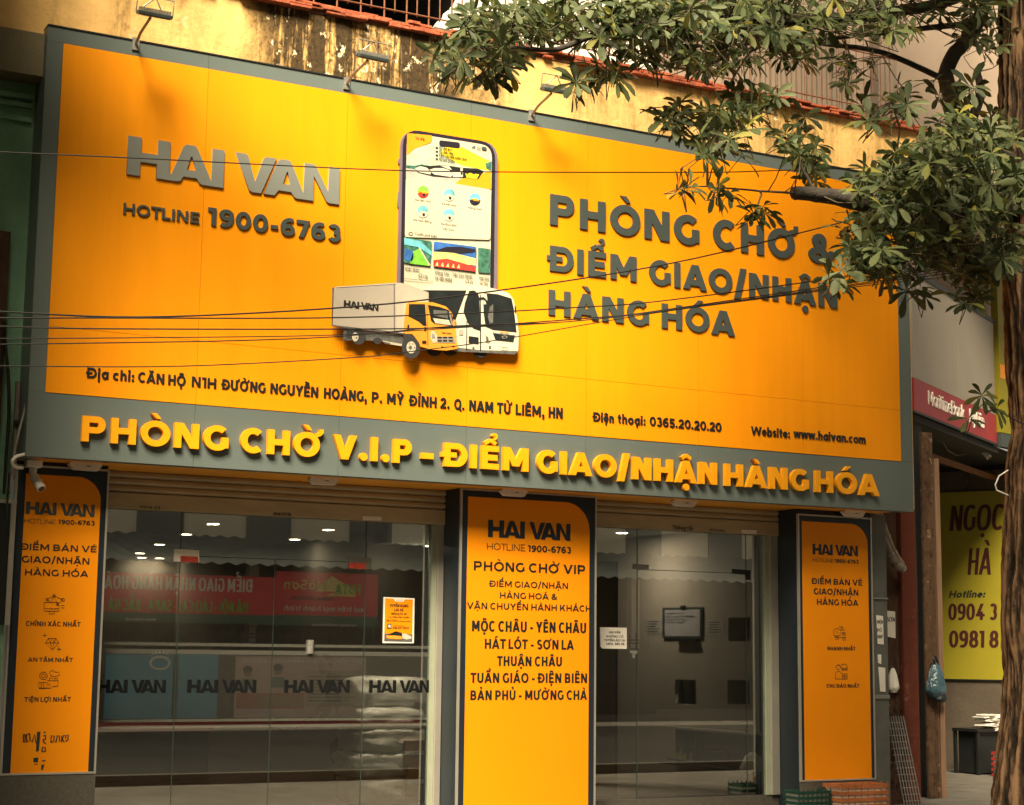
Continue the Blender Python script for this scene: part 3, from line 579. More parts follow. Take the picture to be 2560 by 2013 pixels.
P_('orange_corner', [ph([(640, 608), (690, 565), (1008, 480), (1008, 665)])], m_tangerine, 0.043)
P_('bus_row', [ph([(235, 440), (300, 420), (360, 430), (480, 420), (570, 425), (700, 445), (870, 455), (930, 480), (880, 560), (700, 545), (560, 545), (420, 535), (260, 495)])], m_black, 0.044)
for q in ([(232, 450), (290, 430), (350, 445), (395, 480), (390, 515), (270, 490)], [(370, 470), (430, 450), (520, 450), (580, 470), (620, 510), (600, 540), (430, 515)], [(490, 425), (580, 432), (610, 470), (560, 455)], [(610, 480), (720, 492), (720, 540), (620, 540)], [(695, 450), (720, 452), (715, 520), (700, 520)]): P_('bus', [ph(q)], m_pw, 0.046)
P_('bus', [ph([(745, 500), (800, 500), (885, 515), (860, 560), (760, 548)])], m_sunp, 0.046)
for q in ([(750, 455), (790, 460), (775, 510), (745, 500)], [(810, 462), (850, 465), (840, 515), (805, 500)]): P_('bus_window', [ph(q)], m_phone, 0.048)
P_('tree_print', [ph([(945, 400), (1012, 380), (1008, 470), (960, 455)])], m_forest, 0.045)
P_('speaker_pill', [ph([(480, 165), (690, 190), (690, 250), (480, 222)])], m_phone, 0.044, 0.055)
P_('card', [ph([(140, 540), (300, 555), (640, 608), (1008, 668), (1000, 1180), (130, 1150)])], m_screen, 0.049, 0.03)
for cx, cy, c1, c2 in ((316, 690, m_greenp, m_redp), (582, 722, m_teal, m_pw), (843, 765, m_teal, m_phone), (314, 892, m_teal, m_pw), (578, 925, m_teal, m_pw)):
    P_('app_icon', [ph(ell(cx, cy, 57, 60))], c1, 0.051)
    P_('app_icon', [ph([(cx + 55 * math.cos(a), cy + 8 + 54 * math.sin(a)) for a in [math.pi * i / 12 for i in range(13)]])], c2, 0.053)
    P_('app_icon', [ph([(cx - 45, cy - 8), (cx + 20, cy - 4), (cx + 48, cy + 22), (cx - 10, cy + 16)])], m_tangerine if c1 is m_greenp or c2 is m_phone else m_screen, 0.055)
    P_('app_icon', [ph(ell(cx + 8, cy + 30, 13, 13, 10))], m_phone, 0.057)
PT = lambda body, L, R, top, mat=m_tx, bold=0.022, d=0.05, shear=0: text(S, body, ph([L])[0], ph([R])[0], ph([top])[0], mat, phone, d=d, thick=0.002, bold=bold, shear=shear)
for b, l, r, tp in (('Xe liên tỉnh', (232, 780), (398, 802), (232, 760)), ('Xe sân bay', (503, 818), (655, 842), (503, 798)), ('Hàng hoá', (772, 860), (910, 880), (772, 838)), ('Xe hợp đồng', (215, 982), (402, 1010), (215, 962)), ('Xe đưa đón', (497, 1025), (657, 1047), (497, 1003)), ('sân bay', (520, 1075), (630, 1090), (520, 1055)), ('Tuyến phổ biến', (232, 1130), (458, 1160), (232, 1105)), ('Điện Biên', (133, 1475), (280, 1490), (133, 1455)), ('Vũng Tàu - Tân Sơn Nhất', (435, 1515), (818, 1565), (435, 1490)), ('Mỹ Đìn', (890, 1578), (990, 1585), (890, 1553)), ('11h', (315, 1560), (365, 1566), (315, 1535)), ('Từ 190.000đ', (437, 1578), (608, 1598), (437, 1550)), ('2h', (790, 1618), (825, 1622), (790, 1592)), ('Từ 170', (890, 1632), (975, 1640), (890, 1606))): PT(b, l, r, tp)
PT('14:46', (238, 145), (330, 160), (238, 122), m_dark, 0.03); PT('4G', (865, 250), (903, 256), (865, 226), m_dark, 0.02)
for i in range(4): P_('signal_bar', [ph([(812 + i * 9, 240), (819 + i * 9, 241), (819 + i * 9, 232 - i * 3), (812 + i * 9, 231 - i * 3)])], m_dark, 0.045)
P_('battery', [ph([(912, 230), (962, 238), (962, 270), (912, 262)])], m_dark, 0.045, 0.012)
for i, b in enumerate(('XE SÂN BAY', 'XE LIÊN TỈNH', 'VẬN CHUYỂN HÀNG HOÁ', 'XE HỢP ĐỒNG')):
    y = 248 + i * 38; wd = (135, 148, 285, 160)[i]
    PT(b, (478, y), (478 + wd, y + wd * .155), (478, y - 19), m_black, 0.035); P_('bullet_icon', [ph([(443, y - 15), (468, y - 11), (468, y), (443, y - 4)])], m_black, 0.046)
P_('route_photo', [ph([(124, 1155), (405, 1195), (390, 1450), (118, 1410)])], m_forest, 0.050, 0.02)
P_('route_photo', [ph([(130, 1260), (220, 1300), (210, 1400), (122, 1385)])], m_bluep, 0.052, 0.03); P_('route_photo', [ph([(215, 1300), (285, 1265), (350, 1380), (385, 1445), (180, 1420)])], m_greenp, 0.052); P_('route_photo', [ph([(270, 1260), (282, 1258), (392, 1440), (375, 1440)])], m_screen, 0.054)
P_('route_photo', [ph([(124, 1160), (290, 1190), (400, 1300), (400, 1340), (260, 1250), (124, 1230)])], m_teal, 0.053)
P_('route_photo', [ph([(425, 1195), (858, 1252), (850, 1505), (420, 1450)])], m_bluep, 0.050, 0.02); P_('route_photo', [ph([(424, 1300), (620, 1310), (852, 1370), (850, 1440), (420, 1390)])], m_goldp, 0.052); P_('route_photo', [ph([(421, 1385), (560, 1370), (850, 1455), (850, 1503), (421, 1448)])], m_redp, 0.053)
P_('route_photo', [ph([(430, 1290), (560, 1250), (700, 1250), (845, 1275), (850, 1300), (700, 1320)])], m_phone, 0.053)
for i in range(5): P_('route_photo', [ph([(440 + i * 55, 1440 + i * 6), (470 + i * 55, 1446 + i * 6), (462 + i * 55, 1400 + i * 7)])], m_goldp, 0.055)
P_('route_photo', [ph([(875, 1258), (1000, 1272), (997, 1520), (875, 1510)])], m_forest, 0.050, 0.015)
P_('divider_line', [ph([(118, 1570), (420, 1600), (420, 1604), (118, 1574)])], m_tx, 0.05)
for cx, cy in ((288, 1543), (765, 1603)): P_('clock_icon', [ph(ell(cx, cy, 19, 20)), ph(ell(cx, cy, 14, 15))], m_tx, 0.05)
P_('line_icon', [ph([(168, 1110), (190, 1095), (208, 1108), (208, 1140), (168, 1130)]), ph([(174, 1114), (190, 1102), (202, 1112), (202, 1132), (174, 1124)])], m_tx, 0.051)
for q in ([(60, 360), (86, 350), (86, 400), (60, 410)], [(55, 700), (82, 690), (80, 855), (52, 850)], [(1056, 700), (1064, 700), (1062, 950), (1052, 950)]): P_('side_button', [ph(q)], m_lilac, 0.004, 0.0, 0.015)
# --- truck and bus picture
tk = crop(810, 690, 0.23481)
truck = empty('truck_picture', (4, 0, 4.3), None, None); truck.parent = sign; truck.location = Vector((4, 0, 4.3)) - sign.location
TK = lambda name, pts, mat, d, r=0.0, thick=0.002: P_(name, [tk(pts)], mat, d, r, thick, truck)
m_bus = M('bus white print', (0.58, 0.55, 0.43), 0.45, 0.06, 6); m_box = M('truck box print', (0.40, 0.355, 0.30), 0.45, 0.05, 3); m_cab = M('truck cab orange print', (0.80, 0.30, 0.03), 0.45, 0.06, 5)
m_glassp = M('dark window print', (0.016, 0.02, 0.022), 0.3, 0.3, 8); m_tyre = M('tyre print', (0.03, 0.03, 0.03), 0.6, 0.2); m_hub = M('wheel hub print', (0.5, 0.46, 0.36), 0.5, 0.2, 20); m_gp = M('grey chassis print', (0.10, 0.10, 0.095), 0.5, 0.4, 20)
TK('bus_body', [(1040, 110), (1430, 100), (1600, 95), (1760, 130), (1900, 165), (1960, 190), (2010, 260), (2050, 480), (2062, 620), (2058, 800), (2030, 835), (1700, 815), (1400, 800), (1040, 700)], m_bus, 0.056, 0.02, 0.02)
TK('bus_skirt', [(1400, 760), (1660, 790), (2058, 800), (2030, 836), (1700, 818), (1400, 805)], m_gp, 0.077)
TK('bus_window', [(1045, 152), (1515, 155), (1400, 465), (1370, 460), (1100, 300), (1100, 180)], m_glassp, 0.077)
TK('bus_door_window', [(1545, 160), (1600, 155), (1640, 190), (1655, 240), (1665, 585), (1590, 560), (1530, 500), (1485, 380), (1500, 290)], m_glassp, 0.077)
TK('windscreen', [(1690, 180), (1850, 195), (1995, 240), (2020, 350), (2050, 600), (1800, 575), (1720, 540), (1700, 400)], m_glassp, 0.077)
TK('windscreen_glint', [(1765, 330), (1800, 300), (1800, 500), (1760, 510), (1745, 430)], m_gp, 0.079)
TK('windscreen_glint', [(1690, 185), (1730, 190), (1745, 300), (1700, 310)], m_hub, 0.079)
for q in ([(1517, 480), (1524, 480), (1522, 790), (1514, 790)], [(1662, 200), (1670, 200), (1672, 800), (1660, 800)]): TK('door_edge', q, m_black, 0.079)
TK('bus_hatch', [(1540, 640), (1645, 655), (1645, 725), (1540, 712)], m_glassp, 0.079, 0.008); TK('bus_grille', [(1795, 600), (2030, 635), (2015, 700), (1825, 680)], m_glassp, 0.080)
TK('grille_bar', [(1800, 603), (2045, 632), (2045, 638), (1800, 611)], m_silver, 0.082); P_('emblem', [tk(ell(1922, 652, 30, 16)), tk(ell(1922, 652, 22, 10))], m_silver, 0.082, 0, 0.002, truck)
TK('headlight', [(1705, 610), (1745, 630), (1772, 690), (1750, 712), (1715, 700)], m_hub, 0.080, 0.01); TK('headlight', [(1722, 640), (1745, 650), (1752, 690), (1728, 690)], m_gp, 0.083)
P_('fog_lamp', [tk(ell(1766, 757, 13, 14, 12))], m_gp, 0.08, 0, 0.002, truck); P_('fog_lamp', [tk(ell(1590, 766, 12, 12, 12))], m_gp, 0.08, 0, 0.002, truck)
P_('number_plate', [tk([(1890, 750), (1955, 757), (1955, 795), (1890, 788)]), tk([(1895, 755), (1950, 761), (1950, 790), (1895, 784)])], m_box, 0.08, 0, 0.002, truck)
TK('mirror', [(1650, 230), (1700, 225), (1745, 270), (1750, 340), (1735, 335), (1720, 270), (1690, 245), (1655, 250)], m_black, 0.081); TK('mirror', [(1700, 300), (1750, 305), (1745, 385), (1705, 378)], m_black, 0.082, 0.015)
TK('mirror', [(2018, 320), (2034, 330), (2036, 400), (2024, 395)], m_black, 0.06, 0, 0.02)
text(S, 'HAI VAN', tk([(1876, 603)])[0], tk([(1965, 612)])[0], tk([(1876, 586)])[0], m_tangerine, truck, d=0.081, bold=0.04)
TK('fuel_cap', [(1440, 575), (1483, 572), (1481, 628), (1438, 628)], m_box, 0.079, 0.006)
for cx, cy, rx, ry in ((1660, 800, 75, 75), (1340, 780, 80, 70), (1170, 790, 75, 65)): P_('wheel', [tk(ell(cx, cy, rx, ry))], m_tyre, 0.035, 0, 0.02, truck)
TK('chassis', [(205, 560), (380, 590), (880, 640), (880, 745), (600, 700), (430, 690), (200, 690)], m_gp, 0.06, 0.006, 0.02)
TK('chassis', [(240, 575), (430, 600), (430, 680), (240, 660)], m_tyre, 0.081)
for cx, cy, rx, ry in ((560, 695, 45, 35), (360, 650, 75, 85)): P_('wheel', [tk(ell(cx, cy, rx, ry))], m_tyre, 0.07, 0, 0.02, truck)
P_('wheel_hub', [tk(ell(332, 650, 34, 48))], m_hub, 0.091, 0, 0.002, truck); P_('wheel_hub', [tk(ell(345, 658, 9, 10, 10))], m_gp, 0.093, 0, 0.002, truck)
TK('fuel_tank', [(625, 690), (830, 725), (826, 748), (640, 718)], m_hub, 0.083); TK('fuel_tank', [(630, 700), (700, 712), (700, 722), (640, 714)], m_gp, 0.085)
TK('truck_box', [(100, 125), (760, 75), (830, 80), (1105, 180), (1105, 640), (760, 600), (380, 560), (85, 525)], m_box, 0.078, 0.008, 0.02)
TK('box_edge', [(85, 128), (104, 122), (100, 530), (82, 528)], m_gp, 0.075, 0, 0.018); TK('box_roof_edge', [(135, 115), (760, 78), (760, 86), (135, 124)], m_pw, 0.099)
TK('box_front', [(770, 80), (832, 84), (1100, 180), (1100, 640), (768, 600)], M('truck box front print', (0.46, 0.41, 0.34), 0.45), 0.099)
TK('box_rail', [(742, 80), (750, 80), (752, 600), (744, 600)], m_gp, 0.101); TK('box_sill', [(85, 522), (380, 560), (845, 612), (845, 622), (380, 572), (85, 534)], m_gp, 0.101)
logo(S, tk([(210, 340)])[0], tk([(580, 358)])[0], tk([(212, 270)])[0], m_black, truck, 0.101)
TK('cab', [(875, 290), (960, 280), (1150, 285), (1290, 330), (1370, 420), (1390, 560), (1400, 700), (1415, 770), (1300, 790), (1110, 780), (1000, 750), (985, 690), (930, 620), (845, 620), (850, 480)], m_cab, 0.099, 0.014, 0.02)
TK('cab_window', [(905, 300), (1075, 300), (1090, 530), (1060, 530), (1000, 480), (900, 430)], m_glassp, 0.12, 0.006)
TK('cab_windscreen', [(1105, 308), (1230, 330), (1330, 365), (1372, 440), (1368, 530), (1180, 510), (1140, 480)], m_glassp, 0.12, 0.008)
TK('windscreen_glint', [(1165, 362), (1310, 372), (1320, 455), (1165, 420)], m_gp, 0.122); TK('windscreen_glint', [(1160, 450), (1330, 470), (1350, 525), (1185, 505)], m_hub, 0.122)
TK('cab_pillar', [(1330, 380), (1345, 390), (1372, 520), (1355, 522)], m_silver, 0.123); TK('cab_mirror', [(1365, 375), (1400, 395), (1410, 440), (1375, 460)], m_black, 0.122)
TK('door_seam', [(1092, 310), (1098, 310), (1108, 740), (1102, 740)], m_gp, 0.12)
for q in ([(888, 520), (908, 520), (906, 575), (886, 575)], [(1066, 545), (1090, 545), (1088, 588), (1066, 588)]): TK('door_handle', q, m_black, 0.12, 0.004)
TK('headlight', [(1138, 585), (1175, 590), (1205, 640), (1200, 710), (1160, 715), (1135, 670)], m_hub, 0.12, 0.008); TK('headlight', [(1150, 610), (1172, 620), (1185, 660), (1150, 660)], m_silver, 0.123)
TK('grille', [(1200, 645), (1380, 645), (1395, 715), (1210, 712)], m_silver, 0.12)
for z in (648, 682):
    for x in (1208, 1264, 1325): TK('grille_slot', [(x, z), (x + 45, z), (x + 46, z + 16), (x + 2, z + 16)], m_black, 0.122)
text(S, 'HAI VAN', tk([(1255, 618)])[0], tk([(1355, 618)])[0], tk([(1255, 600)])[0], m_black, truck, d=0.12, bold=0.03)
TK('bumper', [(1112, 722), (1400, 730), (1420, 775), (1300, 795), (1112, 782)], m_cab, 0.12, 0.008, 0.004)
for q in ([(1250, 750), (1272, 750), (1262, 765), (1246, 765)], [(1370, 742), (1390, 742), (1382, 758), (1366, 758)], [(1045, 690), (1090, 690), (1088, 712), (1045, 712)]): TK('fog_lamp', q, m_black, 0.126)
TK('wheel_arch', [(845, 625), (900, 615), (960, 640), (1000, 700), (1010, 760), (840, 800)], m_tyre, 0.119, 0.01, 0.002)
P_('wheel', [tk(ell(925, 770, 98, 112))], m_tyre, 0.121, 0, 0.006, truck); P_('wheel_hub', [tk(ell(928, 762, 50, 64))], m_hub, 0.128, 0, 0.002, truck); P_('wheel_hub', [tk(ell(920, 762, 17, 20, 14))], m_gp, 0.131, 0, 0.002, truck)
for i in range(6): P_('wheel_hub', [tk(ell(928 + 34 * math.cos(i * 1.047), 762 + 45 * math.sin(i * 1.047), 5, 6, 8))], m_gp, 0.131, 0, 0.002, truck)
# ================================================================== LAMPS ABOVE THE BILLBOARD
def tree_copy(o, parent=None):
    c = o.copy(); COL.objects.link(c); c.parent = parent
    for ch in list(o.children): tree_copy(ch, c)
    return c
def spotlight():
    r = empty('sign_floodlight', (0, 0, 0), None, 'floodlight', 'floodlights along the billboard top')
    MB().box(-0.03, 0.03, -0.012, 0.005, -0.05, 0.06).build('mount_plate', m_steel, r)
    MB().tube([(0, 0, 0), (-0.005, -0.16, 0.055), (0.0, -0.42, 0.10)], 0.013, 8).build('arm', m_steel, r)
    MX = Matrix.Translation((0.02, -0.47, 0.115)) @ Matrix.Rotation(math.radians(18), 4, 'X')
    MB().mbox(MX, 0.29, 0.10, 0.032).build('lamp_body', m_dark, r, bevel=0.006)
    mb = MB()
    for i in range(11): mb.mbox(MX @ Matrix.Translation((-0.125 + i * 0.025, 0, 0.032)), 0.005, 0.09, 0.03)
    mb.build('heat_sink', m_steel, r)
    MB().mbox(MX @ Matrix.Translation((0, 0, -0.020)), 0.26, 0.08, 0.005).build('lens', m_silver, r)
    MB().tube([MX @ Vector(p) for p in ((-0.155, 0, 0), (-0.155, 0.01, 0.14), (0.155, 0.01, 0.14), (0.155, 0, 0))], 0.006, 6).build('bracket', m_steel, r)
    MB().tube([MX @ Vector(p) for p in ((-0.10, 0, 0.05), (0.0, 0.02, 0.14), (0.05, 0, 0.05))], 0.007, 6).build('cable_stay', m_steel, r)
    return r
fl = spotlight()
for i, (px, py, lb) in enumerate(((339, 112, 'floodlight on the billboard top nearest the left corner, before the sunlit plaster'), (866, 211, 'floodlight on the billboard top in front of the blackest rain stains'), (1328, 290, 'floodlight on the billboard top under the hanging leaves'))):
    o = fl if i == 0 else tree_copy(fl); x, z = S.uv(px, py); o.location = (x, 0, z); o['label'] = lb
    o.rotation_euler.z = (0.0, 0.06, -0.04)[i]

# ================================================================== PILLAR SIGNS
def pillar_sign(x0, x1, zb, ztop, label, yl, yr, r):
    p = empty('pillar_sign', ((x0 + x1) / 2, 0.4, zb), label, 'sign', 'printed panels on the shop pillars')
    mb = MB(); a = 0.016
    mb.box(x0, x0 + a, 0.394, 0.425, zb, ztop).box(x1 - a, x1, 0.394, 0.425, zb, ztop).box(x0 + a, x1 - a, 0.394, 0.425, ztop - a, ztop).box(x0 + a, x1 - a, 0.394, 0.425, zb, zb + a)
    mb.build('trim', m_silver, p)
    MB().box(x0 + a, x1 - a, 0.404, 0.424, zb + a, ztop - a).build('backing', m_navy, p)
    shape(PL, 'yellow_panel', [rrect(yl, yr, zb + a, ztop - 0.075, (0, 0, r, 0), 14)], m_ypillar, p, -0.004, 0.003, px=False)
    return p
pm = crop(1050, 1200, 0.47619); pl = crop(0, 1150, 0.50542); pr = crop(1950, 1200, 0.47582)
def ptext(par, cr, items, mat):
    for body, l, r_, tp, b in items: text(PL, body, cr([l])[0], cr([r_])[0], cr([tp])[0], mat, par, d=0.0, thick=0.002, bold=b)
ps = pillar_sign(3.994, 5.478, 0.0, 3.112, 'middle pillar sign listing towns, tallest of the yellow panels', 4.07, 5.40, 0.27)
logo(PL, pm([(357, 300)])[0], pm([(790, 320)])[0], pm([(357, 209)])[0], m_navy, ps)
ptext(ps, pm, [('HOTLINE', (352, 367), (553, 373), (352, 332), 0.008), ('1900-6763', (567, 377), (793, 386), (567, 343), 0.042), ('PHÒNG CHỜ VIP', (283, 473), (867, 497), (283, 424), 0.038), ('ĐIỂM GIAO/NHẬN', (362, 557), (777, 575), (362, 525), 0.032), ('HÀNG HOÁ &', (420, 620), (720, 630), (420, 588), 0.032), ('VẬN CHUYỂN HÀNH KHÁCH', (246, 675), (898, 693), (246, 641), 0.032), ('MỘC CHÂU - YÊN CHÂU', (273, 793), (872, 805), (273, 737), 0.034), ('HÁT LÓT - SƠN LA', (340, 884), (808, 892), (340, 833), 0.034), ('THUẬN CHÂU', (405, 975), (745, 979), (405, 924), 0.034), ('TUẦN GIÁO - ĐIỆN BIÊN', (265, 1062), (877, 1068), (265, 1010), 0.034), ('BẢN PHỦ - MƯỜNG CHÀ', (265, 1152), (877, 1157), (265, 1101), 0.034)], m_black)
qs = pillar_sign(-0.113, 0.663, 0.56, 3.082, 'left pillar sign in shade with a security camera at its top', -0.03, 0.60, 0.20)
logo(PL, pl([(127, 270)])[0], pl([(467, 280)])[0], pl([(128, 208)])[0], m_dark, qs)
ptext(qs, pl, [('HOTLINE', (120, 312), (275, 318), (122, 290), 0.0), ('1900-6763', (288, 318), (468, 325), (290, 295), 0.036), ('ĐIỂM BÁN VÉ', (97, 445), (477, 456), (97, 413), 0.034), ('GIAO/NHẬN', (107, 508), (442, 516), (107, 475), 0.034), ('HÀNG HÓA', (123, 572), (437, 578), (123, 540), 0.034), ('CHÍNH XÁC NHẤT', (127, 822), (398, 824), (127, 798), 0.03), ('AN TÂM NHẤT', (138, 998), (360, 1000), (138, 977), 0.03), ('TIỆN LỢI NHẤT', (120, 1195), (350, 1196), (120, 1172), 0.03)], m_black)
rs_ = pillar_sign(7.93, 8.915, 0.315, 3.062, 'right pillar sign beside the insulated pipe, with two line icons', 7.985, 8.86, 0.22)
logo(PL, pr([(172, 390)])[0], pr([(410, 403)])[0], pr([(172, 334)])[0], m_black, rs_)
ptext(rs_, pr, [('HOTLINE', (173, 430), (281, 435), (173, 410), 0.0), ('1900-6763', (289, 435), (413, 441), (289, 415), 0.042), ('ĐIỂM BÁN VÉ', (165, 545), (433, 557), (165, 514), 0.036), ('GIAO/NHẬN', (178, 600), (412, 609), (178, 568), 0.036), ('HÀNG HÓA', (195, 655), (412, 663), (195, 623), 0.036), ('NHANH NHẤT', (250, 893), (397, 898), (250, 874), 0.036), ('CHU ĐÁO NHẤT', (245, 1090), (417, 1094), (245, 1070), 0.036)], m_black)
def strokes(name, F, cr, lines, par, w=0.0022, mat=None, d=0.001):
    mb = MB()
    for ln in lines:
        pts = [F.uv(*q, d) for q in cr(ln)]
        mb.tube([F.w(x, z, d) for x, z in pts], w, 4)
    return mb.build(name, mat or m_black, par)
def circ(cx, cy, r, n=16, a0=0, a1=360): return [(cx + r * math.cos(math.radians(a0 + (a1 - a0) * i / n)), cy + r * math.sin(math.radians(a0 + (a1 - a0) * i / n))) for i in range(n + 1)]
def rc4(x0, y0, x1, y1): return [(x0, y0), (x1, y0), (x1, y1), (x0, y1), (x0, y0)]
strokes('line_icon', PL, pl, [rc4(218, 705, 292, 748), [(218, 736), (292, 736)], [(245, 748), (242, 762), (270, 762), (266, 748)], [(232, 690), (268, 672), (310, 692), (285, 715), (268, 672), (255, 705), (232, 690)], circ(232, 690, 7, 8), circ(268, 672, 7, 8), circ(312, 692, 8, 8), circ(285, 715, 6, 8), [(300, 720), (318, 720)], [(300, 732), (318, 732)]], qs)
strokes('line_icon', PL, pl, [[(224, 905), (240, 882), (276, 882), (292, 905), (258, 940), (224, 905), (292, 905)], [(240, 882), (250, 905), (258, 940), (268, 905), (276, 882)], [(250, 905), (258, 882), (268, 905)], [(222, 858), (222, 878)], [(212, 868), (232, 868)], [(291, 924), (291, 948)], [(279, 936), (303, 936)]], qs)
strokes('line_icon', PL, pl, [circ(215, 1068, 19), circ(215, 1068, 10, 8), [(245, 1050), (262, 1040), (275, 1052), (292, 1048), (296, 1064), (272, 1072), (250, 1066), (245, 1050)], rc4(192, 1100, 232, 1128), [(204, 1102), (204, 1126)], [(216, 1102), (216, 1126)], [(232, 1108), (246, 1110), (252, 1128), (192, 1132)], [(234, 1092), (290, 1092), (284, 1120), (256, 1122)], rc4(246, 1078, 262, 1092), rc4(270, 1080, 284, 1092)], qs)
strokes('line_icon', PL, pr, [circ(300, 800, 20), [(300, 788), (300, 801), (308, 802)], [(308, 772), (330, 774)], [(324, 768), (331, 774), (323, 779)], [(316, 786), (340, 788)], [(326, 800), (342, 802), (346, 828), (288, 826), (284, 818)], rc4(326, 806, 340, 814), circ(298, 832, 8), circ(336, 834, 8)], rs_)
strokes('line_icon', PL, pr, [circ(306, 985, 12), [(292, 984), (300, 972), (314, 972), (320, 984)], [(290, 1046), (292, 1014), (306, 1004), (322, 1012), (326, 1030)], [(290, 1046), (354, 1046)], rc4(326, 968, 350, 990), [(350, 976), (355, 982), (355, 994), (322, 994)], circ(332, 997, 5, 8), circ(348, 997, 5, 8), rc4(328, 1018, 340, 1030), rc4(342, 1018, 354, 1030), rc4(328, 1032, 340, 1044), rc4(342, 1032, 354, 1044)], rs_)
# half worn stencilled marks low on the left pillar
m_gmark = M('worn dark green paint', (0.012, 0.03, 0.022), 0.7)
strokes('painted_mark', PL, pl, [rc4(116, 1358, 124, 1396), [(130, 1360), (146, 1352), (150, 1385), (134, 1396), (130, 1360)], [(158, 1396), (172, 1358), (178, 1400)], [(214, 1366), (226, 1362), (226, 1380), (214, 1384), (216, 1396), (228, 1402)], [(216, 1350), (224, 1346)], [(252, 1398), (254, 1362), (268, 1366), (266, 1392), (248, 1396)], [(276, 1398), (284, 1362), (294, 1366), (294, 1392)], [(306, 1364), (304, 1396)], [(318, 1360), (308, 1380), (318, 1396)], [(324, 1380), (326, 1362), (338, 1360), (336, 1384), (324, 1392)], [(206, 1440), (212, 1420), (224, 1424), (226, 1440), (206, 1444)]], qs, 0.005, m_gmark)
for q in ([(183, 1346), (200, 1342), (196, 1400), (192, 1440), (178, 1444)], [(165, 1474), (190, 1472), (188, 1496), (165, 1494)], [(205, 1508), (220, 1506), (212, 1534), (203, 1534)], [(168, 1504), (188, 1504), (188, 1507), (168, 1507)], [(208, 1486), (225, 1484), (225, 1490), (208, 1492)]): shape(PL, 'painted_mark', [pl(q)], m_gmark, qs, 0.0, 0.002)

# ================================================================== ROLLER SHUTTERS
def shutter(x0, x1, zb, label):
    r = empty('roller_shutter', ((x0 + x1) / 2, 0.74, zb), label, 'shutter', 'roller shutters rolled up over the shopfronts')
    mb = MB(); z = 3.114; n = 0; p = 0.062
    while z - p > zb + 0.085:
        prof = [(z, 0.752), (z - 0.006, 0.735), (z - p * .5, 0.727), (z - p + 0.010, 0.735), (z - p + 0.004, 0.752), (z - p, 0.752)]
        k = len(mb.v)
        for zz, yy in prof: mb.v += [Vector((x0, yy, zz)), Vector((x1, yy, zz))]
        for i in range(len(prof) - 1): mb.f.append([k + 2 * i, k + 2 * i + 1, k + 2 * i + 3, k + 2 * i + 2])
        z -= p
    mb.build('slats', m_shutter, r)
    MB().box(x0, x1, 0.725, 0.755, zb, z - 0.004).build('bottom_bar', m_shutter, r, bevel=0.006)
    return r
sa = shutter(0.70, 3.994, 2.785, 'long tan roller shutter rolled up above the dark glass doors on the left')
sb = shutter(5.48, 7.931, 2.846, 'shorter tan roller shutter rolled up above the door with the whiteboard')
SH = Frame((0, 0.725)); c2 = crop(200, 1200, 0.47619)
for par, cr, q in ((sa, c2, [(1485, 190), (1583, 194), (1583, 214), (1485, 212)]), (sb, kk, [(848, 262), (928, 264), (928, 284), (850, 282)])): shape(SH, 'sticker', [cr(q)], m_paper, par, 0.0, 0.002)
for par, cr, q, b in ((sa, c2, ((1016, 186), (1110, 190), (1016, 170)), 'KHOAN CẮT BÊ TÔNG'), (sa, c2, ((315, 150), (420, 152), (315, 136)), '0912 33'), (sb, kk, ((486, 262), (598, 264), (486, 240)), 'Thông tắc'), (sb, kk, ((682, 270), (762, 273), (682, 254)), 'Khoan')): text(SH, b, cr([q[0]])[0], cr([q[1]])[0], cr([q[2]])[0], m_black, par, d=0.0, thick=0.002, bold=0.03)

# ================================================================== GLASS SHOPFRONTS
def pane(name, x0, x1, z0, z1, par, y=GLASS_Y): return MB().box(x0, x1, y - 0.003, y + 0.003, z0, z1).build(name, m_glass, par)
ga = empty('glass_shopfront', (2.3, GLASS_Y, 0.16), 'wide dark glass shopfront with double doors, frosted bands and a yellow notice', 'glass front')
xa = GL.uv(454.7, 1285.7)[0]; xb = GL.uv(916.4, 1308)[0]; xc = GL.uv(687, 1420)[0]; zd = GL.uv(447.5, 1390)[1]
pane('fixed_pane', 0.64, xa - .003, 0.16, 2.86, ga); pane('fixed_pane', xb + .003, 3.885, 0.16, 2.86, ga); pane('transom_pane', xa + .003, xb - .003, zd + .006, 2.86, ga)
d1 = pane('door_pane', xa + .003, xc - .002, 0.175, zd, ga); d2 = pane('door_pane', xc + .002, xb - .003, 0.175, zd, ga)
m_edge = M('green glass edge', (0.03, 0.05, 0.045), 0.3)
mb = MB()
for x in (xa, xb): mb.box(x - .003, x + .003, GLASS_Y - .005, GLASS_Y + .005, 0.16, 2.86)
mb.box(xa + .003, xb - .003, GLASS_Y - .005, GLASS_Y + .005, zd, zd + .006); mb.box(xc - .002, xc + .002, GLASS_Y - .005, GLASS_Y + .005, .17, zd)
mb.build('glass_joint', m_edge, ga)
MB().box(3.885, 3.93, 0.77, 0.86, 0.16, 2.80).build('jamb', M('greenish aluminium', (0.30, 0.33, 0.25), 0.4, 0.1), ga)
MB().box(3.932, 3.995, 0.745, 0.86, 0.16, 2.80).build('jamb', m_silver, ga, bevel=0.004)
def glq(name, pts, mat, par, d, cr=c2, th=0.003): return shape(GL, name, [cr(pts)], mat, par, d, th)
glq('patch_fitting', [(494, 362), (626, 370), (626, 434), (492, 428)], m_white, ga, 0.006); glq('patch_fitting', [(1412, 403), (1530, 408), (1528, 468), (1412, 464)], m_steel, ga, 0.006)
for q in ([(528, 398), (620, 403), (622, 434), (528, 430)], [(1412, 434), (1500, 438), (1500, 468), (1412, 464)]): glq('red_sticker', q, M('red sticker', (0.5, 0.06, 0.035), 0.5, 0.3, 30), ga, 0.010)
